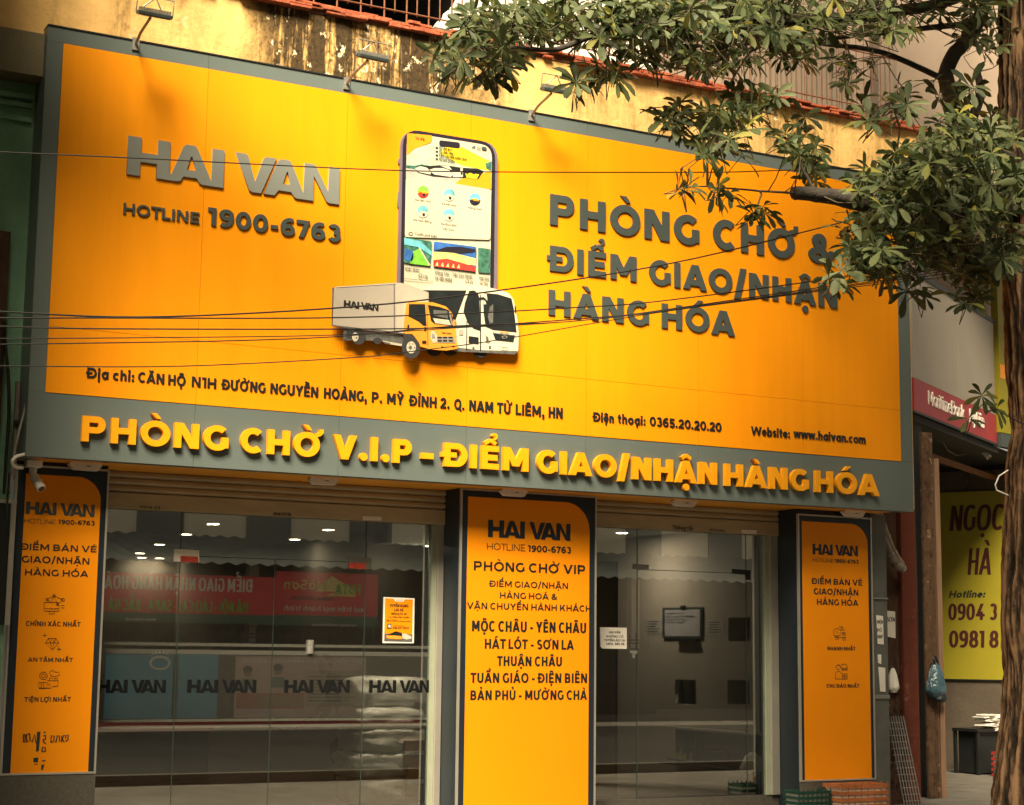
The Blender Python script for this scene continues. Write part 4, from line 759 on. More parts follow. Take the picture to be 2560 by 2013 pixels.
zs = [GL.uv(*c2([(300, y)])[0])[1] for y in (852, 868, 888, 912, 1258, 1272, 1290, 1306)]
for i in (0, 2, 4, 6):
    for x0, x1 in ((0.66, xa - .006), (xa + .006, xc - .006), (xc + .006, xb - .006), (xb + .006, 3.88)): MB().box(x0, x1, GLASS_Y - 0.0055, GLASS_Y - 0.0035, zs[i + 1], zs[i]).build('frosted_band', m_frost, ga)
m_haze = film_mat('pale film panel', (0.30, 0.30, 0.27), 0.025)
for x0, x1 in ((0.66, xa - .006), (xa + .006, xc - .006), (xc + .006, xb - .006), (xb + .006, 3.88)): MB().box(x0, x1, GLASS_Y - 0.0050, GLASS_Y - 0.0035, zs[4] + .003, zs[3] - .003).build('frosted_panel', m_haze, ga)
for l, r_, b, tp in ((88, 450, 1118, 1048), (563, 925, 1117, 1048), (1072, 1415, 1117, 1049), (1517, 1838, 1117, 1050)): logo(GL, c2([(l, b)])[0], c2([(r_, b + 1)])[0], c2([(l, tp)])[0], m_logofilm, ga, 0.007, 0.001)
hx = GL.uv(*c2([(1206, 870)])[0])[0]; hz0, hz1 = GL.uv(*c2([(1206, 912)])[0])[1], GL.uv(*c2([(1206, 840)])[0])[1]
MB().box(hx - .025, hx + .025, GLASS_Y - .03, GLASS_Y - .004, hz0, hz0 + .07).box(hx - .025, hx + .025, GLASS_Y - .03, GLASS_Y - .004, hz1 - .05, hz1).box(hx - .008, hx + .008, GLASS_Y - .05, GLASS_Y - .031, hz0, hz1).build('handle', m_steel, ga)
gb = empty('glass_shopfront', (6.7, GLASS_Y, 0.16), 'narrower glass shopfront with a single door, a whiteboard seen through it', 'glass front')
xd = GL.uv(*kk([(300, 420)])[0])[0]; xe = GL.uv(*kk([(872, 600)])[0])[0]; ze = GL.uv(*kk([(305, 472)])[0])[1]
pane('fixed_pane', 5.45, xd - .003, .16, 2.9, gb); pane('fixed_pane', xe + .003, 7.78, .16, 2.9, gb); pane('transom_pane', xd + .003, xe - .003, ze + .006, 2.9, gb); pane('door_pane', xd + .003, xe - .003, .175, ze, gb)
mb = MB()
for x in (xd, xe): mb.box(x - .003, x + .003, GLASS_Y - .005, GLASS_Y + .005, .16, 2.9)
mb.box(xd + .003, xe - .003, GLASS_Y - .005, GLASS_Y + .005, ze, ze + .006); mb.build('glass_joint', m_edge, gb)
MB().box(7.78, 7.83, 0.77, 0.86, .16, 2.85).build('jamb', bpy.data.materials['greenish aluminium'], gb); MB().box(7.832, 7.931, 0.745, 0.86, .16, 2.85).build('jamb', m_silver, gb, bevel=.004)
glq('patch_fitting', [(276, 440), (362, 446), (362, 468), (276, 470)], m_steel, gb, .006, kk); glq('patch_fitting', [(800, 467), (897, 474), (897, 526), (872, 524), (868, 498), (800, 492)], m_black, gb, .006, kk)
glq('door_lock', [(264, 896), (302, 898), (302, 912), (290, 914), (288, 936), (276, 936), (276, 912), (264, 910)], m_steel, gb, .006, kk)
nb = empty('paper_notice', tuple(U(*kk([(176, 886)])[0], GLASS_Y - .01)), 'white printed notice taped to the glass beside the middle pillar', 'notice')
glq('sheet', [(106, 774), (246, 777), (246, 888), (118, 886), (108, 876)], m_paper, nb, .005, kk, .002)
for b, l, r_, y in (('HAI VÂN', 153, 212, 806), ('KHÔNG CÓ', 140, 228, 828), ('TUYẾN LÀO CAI', 128, 236, 848), ('SAPA - BẮC HÀ', 138, 234, 867)): text(GL, b, kk([(l, y)])[0], kk([(r_, y + 1)])[0], kk([(l, y - 12)])[0], m_black, nb, d=.007, bold=.03)
# yellow job poster
pq = crop(940, 1480, 0.09365)
po = empty('job_poster', tuple(U(*pq([(600, 1370)])[0], GLASS_Y - .01)), 'small yellow recruitment poster with a bus picture on the left shopfront glass', 'poster')
PO = lambda name, pts, mat, d: shape(GL, name, [pq(pts)], mat, po, d, .002)
PO('sheet', [(205, 135), (1030, 172), (1010, 1370), (175, 1365)], m_paper, .005); PO('yellow_print', [(245, 175), (985, 205), (965, 1330), (220, 1310)], m_ypillar, .007)
PO('tab', [(480, 182), (775, 200), (730, 262), (515, 255)], m_paper, .009)
PO('road_print', [(225, 1110), (970, 1130), (965, 1328), (222, 1308)], m_gp, .009); PO('bus_print', [(280, 1160), (520, 1050), (690, 1090), (700, 1260), (480, 1262), (282, 1235)], m_black, .011); PO('bus_print', [(280, 1160), (520, 1165), (690, 1180), (700, 1265), (480, 1262), (282, 1235)], m_cab, .013)
PO('van_print', [(700, 1110), (800, 1120), (945, 1190), (945, 1250), (820, 1270), (705, 1240)], m_pw, .011)
PO('chip', [(305, 850), (415, 850), (410, 985), (300, 985)], M('maroon print', (0.12, 0.02, 0.03), .5), .009); shape(GL, 'chip', [pq(ell(360, 915, 40, 45, 14))], m_pw, po, .011, .002)
for b, l, r_, y, h, bo in (('TUYỂN DỤNG', 365, 868, 402, 75, .04), ('LÁI XE', 490, 735, 512, 70, .04), ('(Bằng D, E)', 405, 825, 606, 55, .04), ('và Tiếp viên tuyến', 335, 890, 690, 40, .03), ('Địa chỉ liên hệ', 290, 560, 755, 22, .02), ('Bến xe khách N1H Nguyễn Hoàng', 290, 915, 790, 24, .02), ('Hotline tuyển dụng', 460, 755, 912, 24, .01), ('096 677 2727', 445, 885, 985, 50, .04), ('HAI VAN', 540, 705, 228, 26, .04)): text(GL, b, pq([(l, y)])[0], pq([(r_, y + 8)])[0], pq([(l, y - h)])[0], m_black, po, d=.009, bold=bo)

# ================================================================== LITTLE LAMPS UNDER THE SOFFIT, SECURITY CAMERAS
def exit_lamp():
    r = empty('soffit_lamp', (0, 0, 0), None, 'lamp', 'white box lamps under the soffit')
    shape(Frame((0, 0)), 'lamp_case', [[(-.13, 0), (-.15, -.02), (-.10, -.062), (.10, -.062), (.13, -.02), (.13, 0)]], m_white, r, 0, .07, px=False)
    MB().box(-.05, .08, -.072, -.0701, -.045, -.015).build('lamp_cover', m_paper, r)
    MB().box(-.005, .035, -.0735, -.0721, -.032, -.026).build('lamp_mark', m_black, r)
    return r
ex = exit_lamp()
for i, (px, py, lb) in enumerate(((212, 1158, 'white box lamp under the soffit above the left pillar sign'), (806, 1193, 'white box lamp under the soffit in front of the long shutter'), (1280, 1222, 'white box lamp under the soffit above the middle pillar sign'), (1705, 1249, 'white box lamp under the soffit in front of the short shutter'), (2128, 1277, 'white box lamp under the soffit above the right pillar sign'))):
    o = ex if i == 0 else tree_copy(ex); p = U(px, py, 0.34); o.location = (p.x, 0.34, 3.116); o['label'] = lb
def cctv(F, px, py, d, label, yaw):
    x, z = F.uv(px, py, d); b = F.w(x, z, d); r = empty('security_camera', tuple(b), label, 'security camera')
    MX = Matrix.Translation(b)
    MB().mbox(MX @ Matrix.Translation((0, 0, -.03)), .13, .11, .06).build('junction_box', m_white, r, bevel=.01)
    k = Vector((math.sin(yaw) * .7, -math.cos(yaw) * .7, -.75)).normalized()
    MB().tube([b + Vector((0, 0, -.06)), b + Vector((0, 0, -.11)), b + Vector((0, 0, -.12)) + k * .03], [.035, .028, .02], 10).build('bracket', m_white, r, smooth=True)
    h = b + Vector((0, 0, -.12)) + k * .01
    MB().tube([h, h + k * .01, h + k * .15, h + k * .155], [.028, .038, .038, .034], 14).build('camera_body', m_white, r, smooth=False)
    MB().tube([h + k * .154, h + k * .158], .027, 14).build('lens', m_black, r)
    return r
cctv(Frame((0, .30)), 84, 1151, 0, 'white bullet security camera hanging at the top of the left pillar', 0.5)

# ================================================================== LEFT NEIGHBOUR
nbL = empty('green_house', (-1.5, .35, 0), 'mouldy green painted house at the left edge beside the billboard', 'building')
MB().box(-7, -0.022, .36, .6, 3.17, 6.32).box(-7, -0.15, .362, .6, 0, 3.168).build('wall', m_green, nbL)
MB().box(-7, -0.02, .12, .6, 6.325, 6.695).build('beam', m_olive, nbL)
mb = MB()
for i, (z0, z1, y) in enumerate(((6.17, 6.21, .30), (6.10, 6.14, .32), (5.98, 6.02, .33))): mb.box(-7, -0.16, y, .36, z0, z1)
mb.build('moulding', m_green, nbL)
xw = Frame((0, .33)).uv(14, 760)[0]
MB().box(-7, xw, .27, .36, 0, 5.0).build('side_wall', m_brownwall, nbL)
MB().box(-2.2, -1.25, -2.35, .26, 0, 12).build('added_shade_fin', m_olive, nbL)  # unseen wall added outside the frame to shade the left edge
bx = [Frame((0, .3)).uv(*p) for p in ((42, 952), (72, 1140))]
mt = empty('meter_panel', (bx[0][0], .3, bx[1][1]), 'narrow grey service panel on the green wall beside the billboard corner', 'panel')
MB().box(bx[0][0], -.137, .30, .358, bx[1][1] - .2, bx[0][1]).build('cover', M('taupe sheet', (.16, .13, .11), .6, .15), mt, bevel=.004)
MB().box(bx[0][0] - .01, -.138, .27, .299, bx[0][1] - .36, bx[0][1] - .33).build('strap', m_black, mt)
def cable(name, pts, r, mat, label, group, y=.2):
    P3 = [U(px, py, yy) for px, py, yy in pts]; Q = []
    for i in range(len(P3) - 1):
        for j in range(6):
            t = j / 6; p0, p1, p2, p3 = P3[max(i - 1, 0)], P3[i], P3[i + 1], P3[min(i + 2, len(P3) - 1)]
            Q.append(0.5 * ((2 * p1) + (p2 - p0) * t + (2 * p0 - 5 * p1 + 4 * p2 - p3) * t * t + (3 * p1 - p0 - 3 * p2 + p3) * t ** 3))
    Q.append(P3[-1])
    o = MB().tube(Q, r, 6).build(name, mat, None, smooth=True); return tag(o, label, 'cable', group)
cable('drop_cable', [(11, 800, .2), (14, 870, .2), (21, 940, .2), (22, 1030, .2), (16, 1130, .2), (10, 1235, .2)], .014, m_wire, 'thick black cable bowing down the green wall at the left edge', 'cables down the left wall')
cable('drop_cable', [(11, 810, .22), (8, 880, .22), (3, 920, .22), (-6, 960, .22)], .010, m_wire, 'short black cable curving off the left edge of the photo', 'cables down the left wall')
cable('drop_cable', [(71, 985, .12), (58, 1040, .12), (45, 1090, .1), (33, 1150, .1), (26, 1235, .1)], .013, m_steel, 'grey conduit leaning beside the lower left billboard corner', 'cables down the left wall')
cable('drop_cable', [(66, 1135, .05), (40, 1142, .0), (30, 1156, .0), (40, 1168, .1), (56, 1170, .2)], .014, m_white, 'white hose looping behind the left security camera', 'cables down the left wall')
cable('drop_cable', [(24, 1180, .1), (20, 1240, .1), (13, 1300, .1)], .010, m_wire, 'black cable beside the outer edge of the left pillar', 'cables down the left wall')
bf = Frame((0, .28)); q0 = bf.uv(-40, 1246); q1 = bf.uv(30, 1470)
bd = empty('dark_signboard', (-.5, .28, q1[1]), 'black signboard with a pale frame cut by the lower left photo edge', 'sign')
MB().box(-1.6, q1[0] - .045, .285, .33, q1[1] - .3, q0[1] - .03).build('board', m_black, bd)
MB().box(-1.6, q1[0], .27, .284, q0[1] - .03, q0[1]).box(q1[0] - .045, q1[0] - .004, .27, .284, q1[1] - .3, q0[1] - .03).build('rim', m_silver, bd)

# ================================================================== RIGHT NEIGHBOURS
gp = empty('steel_post', (9.05, .45, 0), 'grey steel post plastered with paper scraps right of the pillar sign', 'post')
xg0 = PL.uv(2183, 1400)[0]; xg1 = PL.uv(2210, 1400)[0]
MB().box(8.925, 9.13, .42, .8, 0, 3.1).build('post', M('grey painted steel', (.10, .105, .095), .5, .2, 4), gp, bevel=.005)
MB().box(8.925, 9.132, .405, .419, 2.2, 2.215).box(8.925, 9.132, .405, .419, 1.15, 1.19).build('band', m_steel, gp)
QF = Frame((0, .415)); pr2 = crop(2180, 1250, 0.44653)
def flyer(Fr, pts, label, lines, mat=m_paper, d=0.0):
    a = [pr2([p])[0] for p in pts]; c = Fr.uv(*a[0], d); r = empty('paper_flyer', tuple(Fr.w(c[0], c[1], d)), label, 'flyer', 'paper scraps by the steel post')
    shape(Fr, 'sheet', [a], mat, r, d, .002)
    for b, l, r_, tp in lines: text(Fr, b, pr2([l])[0], pr2([r_])[0], pr2([tp])[0], m_black, r, d=d + .002, bold=.02)
flyer(QF, [(24, 645), (62, 650), (66, 810), (32, 806)], 'torn white flyer with black words on the steel post', [('ĐIỆN', (28, 690), (60, 694), (28, 672)), ('ĐỘ', (28, 735), (56, 738), (28, 718)), ('THUÊ', (30, 772), (60, 776), (30, 755))])
flyer(QF, [(36, 935), (74, 940), (76, 1075), (46, 1072)], 'blank pale sheet low on the steel post', [], m_paper)
flyer(QF, [(32, 865), (52, 866), (52, 920), (34, 912)], 'small paper scrap between two larger sheets on the steel post', [], m_paper)
# stained wall stub, red pier, timber posts
rp = empty('old_wall', (9.8, 1.0, 0), 'narrow stained red and brown wall between the steel post and the timber post', 'wall')
def upx(px, py, y): return Frame((0, y)).uv(px, py)[0]
MB().box(9.135, upx(2262, 1650, .9), .9, 1.2, 0, 4.0).build('plaster', m_brownwall, rp)
MB().box(upx(2256, 1500, .82), upx(2293, 1500, .82), .82, .9, 0, 4.4).build('pier', m_redwall, rp, bevel=.01)
WF = Frame((0, .895))
flyer(WF, [(77, 620), (130, 625), (132, 775), (84, 765)], 'ragged white flyer on the stained wall behind the pipe', [('SƠN', (85, 680), (128, 684), (85, 655))])
tp = empty('timber_post', (upx(2330, 1600, 1.3), 1.3, 0), 'tall weathered timber post with the blue bag hung on it', 'post')
MB().box(upx(2312, 1500, 1.3), upx(2340, 1500, 1.3), 1.3, 1.34, 0, 4.2).build('post', m_wood, tp, bevel=.008)
MB().box(upx(2341, 1500, 1.32), upx(2353, 1500, 1.32), 1.302, 1.33, 0, 3.9).build('batten', M('pale timber', (.22, .13, .08), .8, .25, 6, stretch=(4, 4, .3)), tp)
MB().box(upx(2294, 1500, 1.5), upx(2313, 1500, 1.5), 1.5, 1.55, 0, 4.3).build('painted_gap_shade', m_black, tp)  # black strip painted in for the dark gap between pier and post
# insulated pipe loop
pts = [(2196, 1285), (2210, 1330), (2228, 1375), (2248, 1408), (2252, 1416), (2243, 1414), (2228, 1395), (2212, 1360), (2206, 1345)]
P3 = [U(px, py, .72 - (.06 if i > 4 else 0)) for i, (px, py) in enumerate(pts)]; P3[4] += Vector((.02, 0, -.02)); 
pc = empty('insulated_pipe', tuple(P3[4]), 'taped pipe loop hanging beside the right pillar under the billboard', 'pipe')
MB().tube(P3, [.05, .052, .05, .052, .05, .045, .05, .048, .046], 10).build('lagging', M('dirty tape lagging', (.27, .21, .15), .6, .4, 14, bump=.8, bscale=30), pc, smooth=True)
mb = MB()
for i in range(1, 7): mb.tube([P3[i] + (P3[i + 1] - P3[i]) * .2, P3[i] + (P3[i + 1] - P3[i]) * .32], .056, 10)
mb.build('tape_band', m_steel, pc)
# bent frontage of the next house
NB = Frame((9.4, .8), 31.1)
nh = empty('bank_front', (9.9, 1.1, 0), 'white panelled shop front with a red strip beyond the billboard', 'building')
def nq(pts, d=0): return [NB.uv(*p, d) for p in pts]
rz0, rz1 = nq([(2286, 1025)])[0][1], nq([(2284, 944)])[0][1]; xr0, xr1 = nq([(2285, 980)])[0][0], nq([(2491, 1060)])[0][0]
zw = nq([(2283, 683)])[0][1]
print('bank', rz0, rz1, xr0, xr1, zw)
MB().obox(NB, xr0, xr1, rz0, rz1, -.12, 0).build('red_strip', m_red, nh)
xs = [xr0, nq([(2299, 900)])[0][0], nq([(2396, 920)])[0][0], xr1]
mb = MB()
for a, b in zip(xs[:-1], xs[1:]): mb.obox(NB, a + .004, b - .004, rz1 + .006, zw, -.10, -.004)
mb.build('white_panel', M('off white panel', (.34, .30, .245), .5, .05, 1.5), nh)
MB().obox(NB, xr0 - .03, xr1 + .02, zw, zw + .06, -.14, 0.01).obox(NB, xr0 - .05, xr1, rz0 - .03, rz0 - .002, -.14, .01).obox(NB, xr0, xr1, rz1 - .001, zw, -.13, -.102).build('edge_trim', m_black, nh)
MB().obox(NB, xr0 - .5, xr1 + 4, zw + .06, 13, -.6, -.3).build('upper_wall', m_pale, nh)
text(NB, 'MaritimeBank', crop(2230, 640, .38641)([(240, 972)])[0], crop(2230, 640, .38641)([(470, 1045)])[0], crop(2230, 640, .38641)([(240, 882)])[0], m_white, nh, d=0, thick=.012, bold=.008, track=.07)
cz = crop(2230, 640, .38641)
a = NB.uv(*cz([(500, 1070)])[0]); b = NB.uv(*cz([(595, 1105)])[0]); zz = NB.uv(*cz([(240, 972)])[0])[1]
text(NB, 'Mỹ Liên', cz([(508, 1075)])[0], cz([(598, 1112)])[0], cz([(508, 988)])[0], m_white, nh, d=0, thick=.012, bold=.008, track=.07)
# porch below: its shade painted near-black on ceiling and back wall, beam
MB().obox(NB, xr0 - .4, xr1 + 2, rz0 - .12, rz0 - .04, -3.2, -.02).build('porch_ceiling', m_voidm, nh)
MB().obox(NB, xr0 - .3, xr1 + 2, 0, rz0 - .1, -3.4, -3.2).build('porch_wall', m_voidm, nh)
MB().obox(NB, xr0, xr1 + 2, rz0 - 1.0, rz0 - .9, -2.0, -1.9).obox(NB, xr0, xr1 + 2, rz0 - .34, rz0 - .28, -.5, -.42).build('porch_beam', m_rust, nh)
for i, q in enumerate(([(150, 1065), (180, 1100), (215, 1150), (240, 1125), (255, 1070)], [(135, 1175), (200, 1182), (245, 1178)], [(280, 1165), (330, 1210), (360, 1260), (420, 1290), (480, 1280)], [(380, 1160), (450, 1175), (500, 1190)], [(130, 1110), (160, 1130), (190, 1190), (200, 1230)])):
    P3 = [NB.w(*NB.uv(*cz([p])[0], -.35), -.35) for p in q]
    tag(MB().tube(P3, .012, 6).build('loose_cable', m_steel if i in (1, 3) else m_wire), ('tangled black cable under the dark porch roof, nearest the billboard', 'straight pale conduit end under the porch beside the billboard edge', 'black cable sagging below the red strip towards the white camera', 'thin pale cable just left of the camera under the red strip', 'black cable dropping from the porch roof by the billboard edge')[i], 'cable', 'cables under the porch')
x, z = NB.uv(*cz([(580, 1195)])[0], -.2); p = NB.w(x, z, -.2)
cctv(NB, *cz([(580, 1196)])[0], -.2, 'white security camera under the red strip near the tree trunk', 0.2)
# yellow upright sign beyond
YV = Frame((NB.w(xr1 + .05, 0, .05).x, NB.w(xr1 + .05, 0, .05).y), 20)
ys = empty('upright_sign', (YV.o.x, YV.o.y, 3.5), 'yellow upright sign half hidden behind the tree trunk', 'sign')
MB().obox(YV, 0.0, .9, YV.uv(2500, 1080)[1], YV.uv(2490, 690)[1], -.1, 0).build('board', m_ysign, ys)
MB().obox(YV, .02, .9, YV.uv(2500, 945)[1], YV.uv(2500, 910)[1], .001, .004).build('orange_band', m_cab, ys)
MB().obox(YV, 0.0, .9, YV.uv(2500, 1115)[1], YV.uv(2500, 1082)[1], -.1, 0).build('grey_foot', m_dark, ys)
# lime sign on the porch side wall
NG0 = U(2348, 1450, 5.2)
NG = Frame((NG0.x, NG0.y), -58.9)
sw = empty('porch_side_wall', (NG0.x, NG0.y, 0), 'cracked bare concrete wall under the lime yellow sign', 'wall')
MB().obox(NG, -2.5, 2.2, 0, NG.uv(2360, 1180)[1], -.25, -.03).build('concrete', m_concrete, sw)
MB().obox(NG, -2.5, 2.2, NG.uv(2360, 1180)[1], rz0 - .13, -.25, -.031).build('painted_shade_wall', m_voidm, sw)  # porch shade painted near-black on the upper side wall
ls = empty('lime_sign', tuple(NG.w(*NG.uv(2357, 1697))), 'lime yellow signboard with dark red capitals and phone numbers beside the trunk', 'sign')
z1 = NG.uv(2348, 1232)[1]; z0 = NG.uv(2360, 1697)[1]
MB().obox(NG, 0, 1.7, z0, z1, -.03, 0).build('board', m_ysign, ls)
MB().obox(NG, -.012, 0, z0 - .01, z1, -.03, .004).obox(NG, 0, 1.7, z0 - .015, z0, -.03, .004).build('edge', m_black, ls)
for b, l, r_, tp, bo, sh, mt_ in (('NGỌC', (890, 268), (1172, 262), (900, 135), .05, .12, m_gletter), ('HÀ', (985, 500), (1108, 497), (992, 360), .05, .1, m_gletter), ('Hotline:', (885, 620), (1075, 618), (885, 583), .045, .3, m_black), ('0904 3', (883, 737), (1140, 735), (883, 652), .035, .05, m_gletter), ('0981 8', (887, 882), (1148, 880), (887, 794), .035, .05, m_gletter)):
    text(NG, b, pr([l])[0], pr([r_])[0], pr([tp])[0], mt_, ls, d=0, bold=bo, shear=sh, track=.055)

# ================================================================== SMALL THINGS ON THE RIGHT
def blob_bag(name, c, w_, h, label, mat, group=None):
    bm = bmesh.new(); bmesh.ops.create_icosphere(bm, subdivisions=4, radius=1)
    for v in bm.verts:
        u = (v.co.z + 1) / 2; r = (0.10 + 0.95 * (1 - u) ** 0.55 * (0.35 + .65 * min(1, u * 5)))
        ang = math.atan2(v.co.y, v.co.x); rr = math.hypot(v.co.x, v.co.y); k = r / max(rr, .02) if rr > .02 else 1
        wob = 1 + .10 * math.sin(ang * 7 + 2) * u + .07 * noise.noise(v.co * 3)
        v.co = Vector((math.cos(ang) * r * wob * w_ / 2 if rr > .02 else 0, math.sin(ang) * r * wob * w_ / 3 if rr > .02 else 0, (u - .5) * h))
    me = bpy.data.meshes.new(name); bm.to_mesh(me); bm.free()
    for v in me.vertices: v.co += c
    return me
b0 = U(*pr2([(358, 1000)])[0], 1.22)
bag = empty('plastic_bag', tuple(b0), 'blue plastic bag hanging from the timber post', 'bag')
link('bag', blob_bag('bag', b0 + Vector((0, 0, -.02)), .30, .40, '', m_bag), m_bag, bag, True)
MB().tube([b0 + Vector((-.03, -.02, .16)), b0 + Vector((-.045, -.01, .235)), b0 + Vector((-.02, 0, .26)), b0 + Vector((.0, -.01, .235)), b0 + Vector((.03, -.02, .15))], .012, 6).build('handle', m_navy, bag, smooth=True)
link('lower_bag', blob_bag('lower_bag', b0 + Vector((.05, -.01, -.19)), .2, .16, '', m_navy), m_navy, bag, True)
b1 = U(*pr2([(118, 1010)])[0], .86)
bg2 = link('clear_bag', blob_bag('clear_bag', b1, .17, .27, '', m_plastic), m_plastic, None, True); tag(bg2, 'small clear plastic bag hanging on the stained wall', 'bag')
# crates
def crate(c, sx, sy, h, mat, label, name='plastic_crate'):
    r = empty(name, tuple(c), label, 'crate'); mb = MB()
    for i in range(5):
        z = c.z + h * i / 5
        mb.box(c.x - sx / 2, c.x + sx / 2, c.y - sy / 2, c.y - sy / 2 + .012, z, z + h / 9); mb.box(c.x - sx / 2, c.x + sx / 2, c.y + sy / 2 - .012, c.y + sy / 2, z, z + h / 9)
        mb.box(c.x - sx / 2, c.x - sx / 2 + .012, c.y - sy / 2 + .012, c.y + sy / 2 - .012, z, z + h / 9); mb.box(c.x + sx / 2 - .012, c.x + sx / 2, c.y - sy / 2 + .012, c.y + sy / 2 - .012, z, z + h / 9)
    for i in range(8):
        x = c.x - sx / 2 + sx * i / 7.3; mb.box(x, x + .012, c.y - sy / 2 - .004, c.y - sy / 2 - .001, c.z, c.z + h)
    mb.build('crate_body', mat, r)
    MB().box(c.x - sx / 2 + .02, c.x + sx / 2 - .02, c.y - sy / 2 + .02, c.y + sy / 2 - .02, c.z + .01, c.z + h * .8).build('contents', m_paper, r)
    return r
c0 = U(*pr([(400, 1700)])[0], .2); crate(Vector((c0.x, .2, .0)), .62, .3, .33, M('faded orange plastic', (.40, .13, .04), .5, .3, 6), 'faded orange crate of white packets standing below the right pillar sign')
c0 = U(*pr([(150, 1700)])[0], .3); crate(Vector((c0.x, .32, 0)), .42, .25, .26, M('dark green plastic', (.01, .05, .035), .4), 'dark green crate on the pavement at the foot of the right jamb')
rk = empty('wire_rack', (9.55, .55, 0), 'thin wire rack leaning against the stained red wall', 'rack')
mb = MB(); RK = Frame((0, .62))
xl, xr_ = RK.uv(*pr2([(140, 1600)])[0])[0], RK.uv(*pr2([(235, 1600)])[0])[0]
for i in range(7): mb.tube([(xl + (xr_ - xl) * i / 6, .5, 0), (xl + .05 + (xr_ - xl) * .9 * i / 6, .8, .95)], .006, 5)
for i in range(14): mb.tube([(xl, .5 + .3 * i / 14, .95 * i / 14), (xr_, .5 + .3 * i / 14, .95 * i / 14)], .004, 4)
mb.build('wires', m_steel, rk)
c0 = NG.w(*NG.uv(2470, 1990, .5), .5)
st = empty('black_stool', (c0.x, c0.y, 0), 'low black stand carrying folded papers behind the tree trunk', 'stand')
q = c0; MB().box(q.x - .4, q.x + .3, q.y - .25, q.y + .25, .58, .62).build('top', m_black, st); MB().box(q.x - .34, q.x + .24, q.y - .19, q.y + .19, .02, .578).build('cabinet_body', m_black, st)
for dx in (-.37, .27):
    for dy in (-.22, .22): MB().box(q.x + dx - .02, q.x + dx + .02, q.y + dy - .02, q.y + dy + .02, 0, .58).build('leg', m_black, st)
mb = MB(); rp_ = random.Random(2)
for i in range(9): mb.mbox(Matrix.Translation((q.x - .02 + rp_.uniform(-.05, .05), q.y - .1, .63 + i * .022)) @ Matrix.Rotation(rp_.uniform(-.5, .5), 4, 'Z') @ Matrix.Rotation(rp_.uniform(-.2, .2), 4, 'Y'), .32, .24, .016)
tag(mb.build('paper_stack', m_paper), 'untidy pile of white papers on the low black stand', 'papers')
rb = Vector((q.x - .1, q.y - .6, 0)); crate(rb, .5, .3, .36, M('red plastic', (.4, .03, .03), .45), 'red plastic crate at the foot of the tree trunk')

# ================================================================== OVERHEAD CABLES
wires = [
 ('thin cable crossing the grey logo letters and the phone screen', [(-60, 376), (0, 380), (350, 396), (900, 423), (1223, 430), (1750, 431), (1933, 427), (2300, 415)], -3.0, .0045),
 ('heavier cable rising across the truck roof to the second line of large words', [(-60, 776), (0, 779), (352, 793), (800, 773), (1152, 739), (1660, 662), (2066, 566), (2400, 480)], -3.2, .006),
 ('cable crossing the truck box and the windscreen of the bus', [(-60, 795), (250, 795), (800, 795), (1173, 783), (1421, 770), (1660, 752), (2116, 691), (2400, 640)], -3.3, .005),
 ('cable passing below the truck door window towards the tree', [(-60, 814), (0, 816), (250, 822), (829, 823), (1140, 818), (1504, 793), (1660, 775), (2149, 704), (2400, 665)], -3.1, .005),
 ('faint cable touching the rear wheel of the pictured truck', [(-60, 847), (414, 844), (829, 838), (1140, 820), (1504, 796), (2149, 709), (2400, 672)], -3.4, .0035),
 ('cable ending its dip at the truck chassis', [(-60, 862), (290, 857), (580, 852), (853, 841), (1140, 815), (1504, 797), (2149, 712), (2400, 680)], -3.5, .004),
 ('lowest cable running just above the address line', [(-60, 913), (0, 915), (373, 917), (621, 909), (900, 893), (1000, 882), (1214, 855), (1504, 805), (1700, 774), (2149, 716), (2400, 690)], -2.9, .004)]
for lb, pts, y, r in wires: cable('overhead_cable', [(a, b, y) for a, b in pts], r, m_wire, lb, 'cables crossing the billboard')

# ================================================================== STREET TREE
def leaf_mat(name, c1, c2, tr):
    m = bpy.data.materials.new(name); m.use_nodes = True; t = m.node_tree; b = t.nodes['Principled BSDF']; b.inputs['Roughness'].default_value = .58; b.inputs['Specular IOR Level'].default_value = .3
    geo = t.nodes.new('ShaderNodeNewGeometry'); r = t.nodes.new('ShaderNodeValToRGB')
    r.color_ramp.elements[0].color = (*c1, 1); r.color_ramp.elements[1].color = (*c2, 1)
    e = r.color_ramp.elements.new(.93); e.color = (c2[0] * 1.05, c2[1] * 1.02, c2[2], 1); r.color_ramp.elements[2].color = (.22, .20, .03, 1)
    t.links.new(geo.outputs['Random Per Island'], r.inputs[0]); t.links.new(r.outputs[0], b.inputs['Base Color'])
    tl = t.nodes.new('ShaderNodeBsdfTranslucent'); t.links.new(r.outputs[0], tl.inputs[0]); mx = t.nodes.new('ShaderNodeMixShader'); mx.inputs[0].default_value = tr
    t.links.new(b.outputs[0], mx.inputs[1]); t.links.new(tl.outputs[0], mx.inputs[2]); t.links.new(mx.outputs[0], t.nodes['Material Output'].inputs[0]); return m
m_leaf = leaf_mat('olive leaf', (.026, .044, .016), (.098, .120, .046), .25)
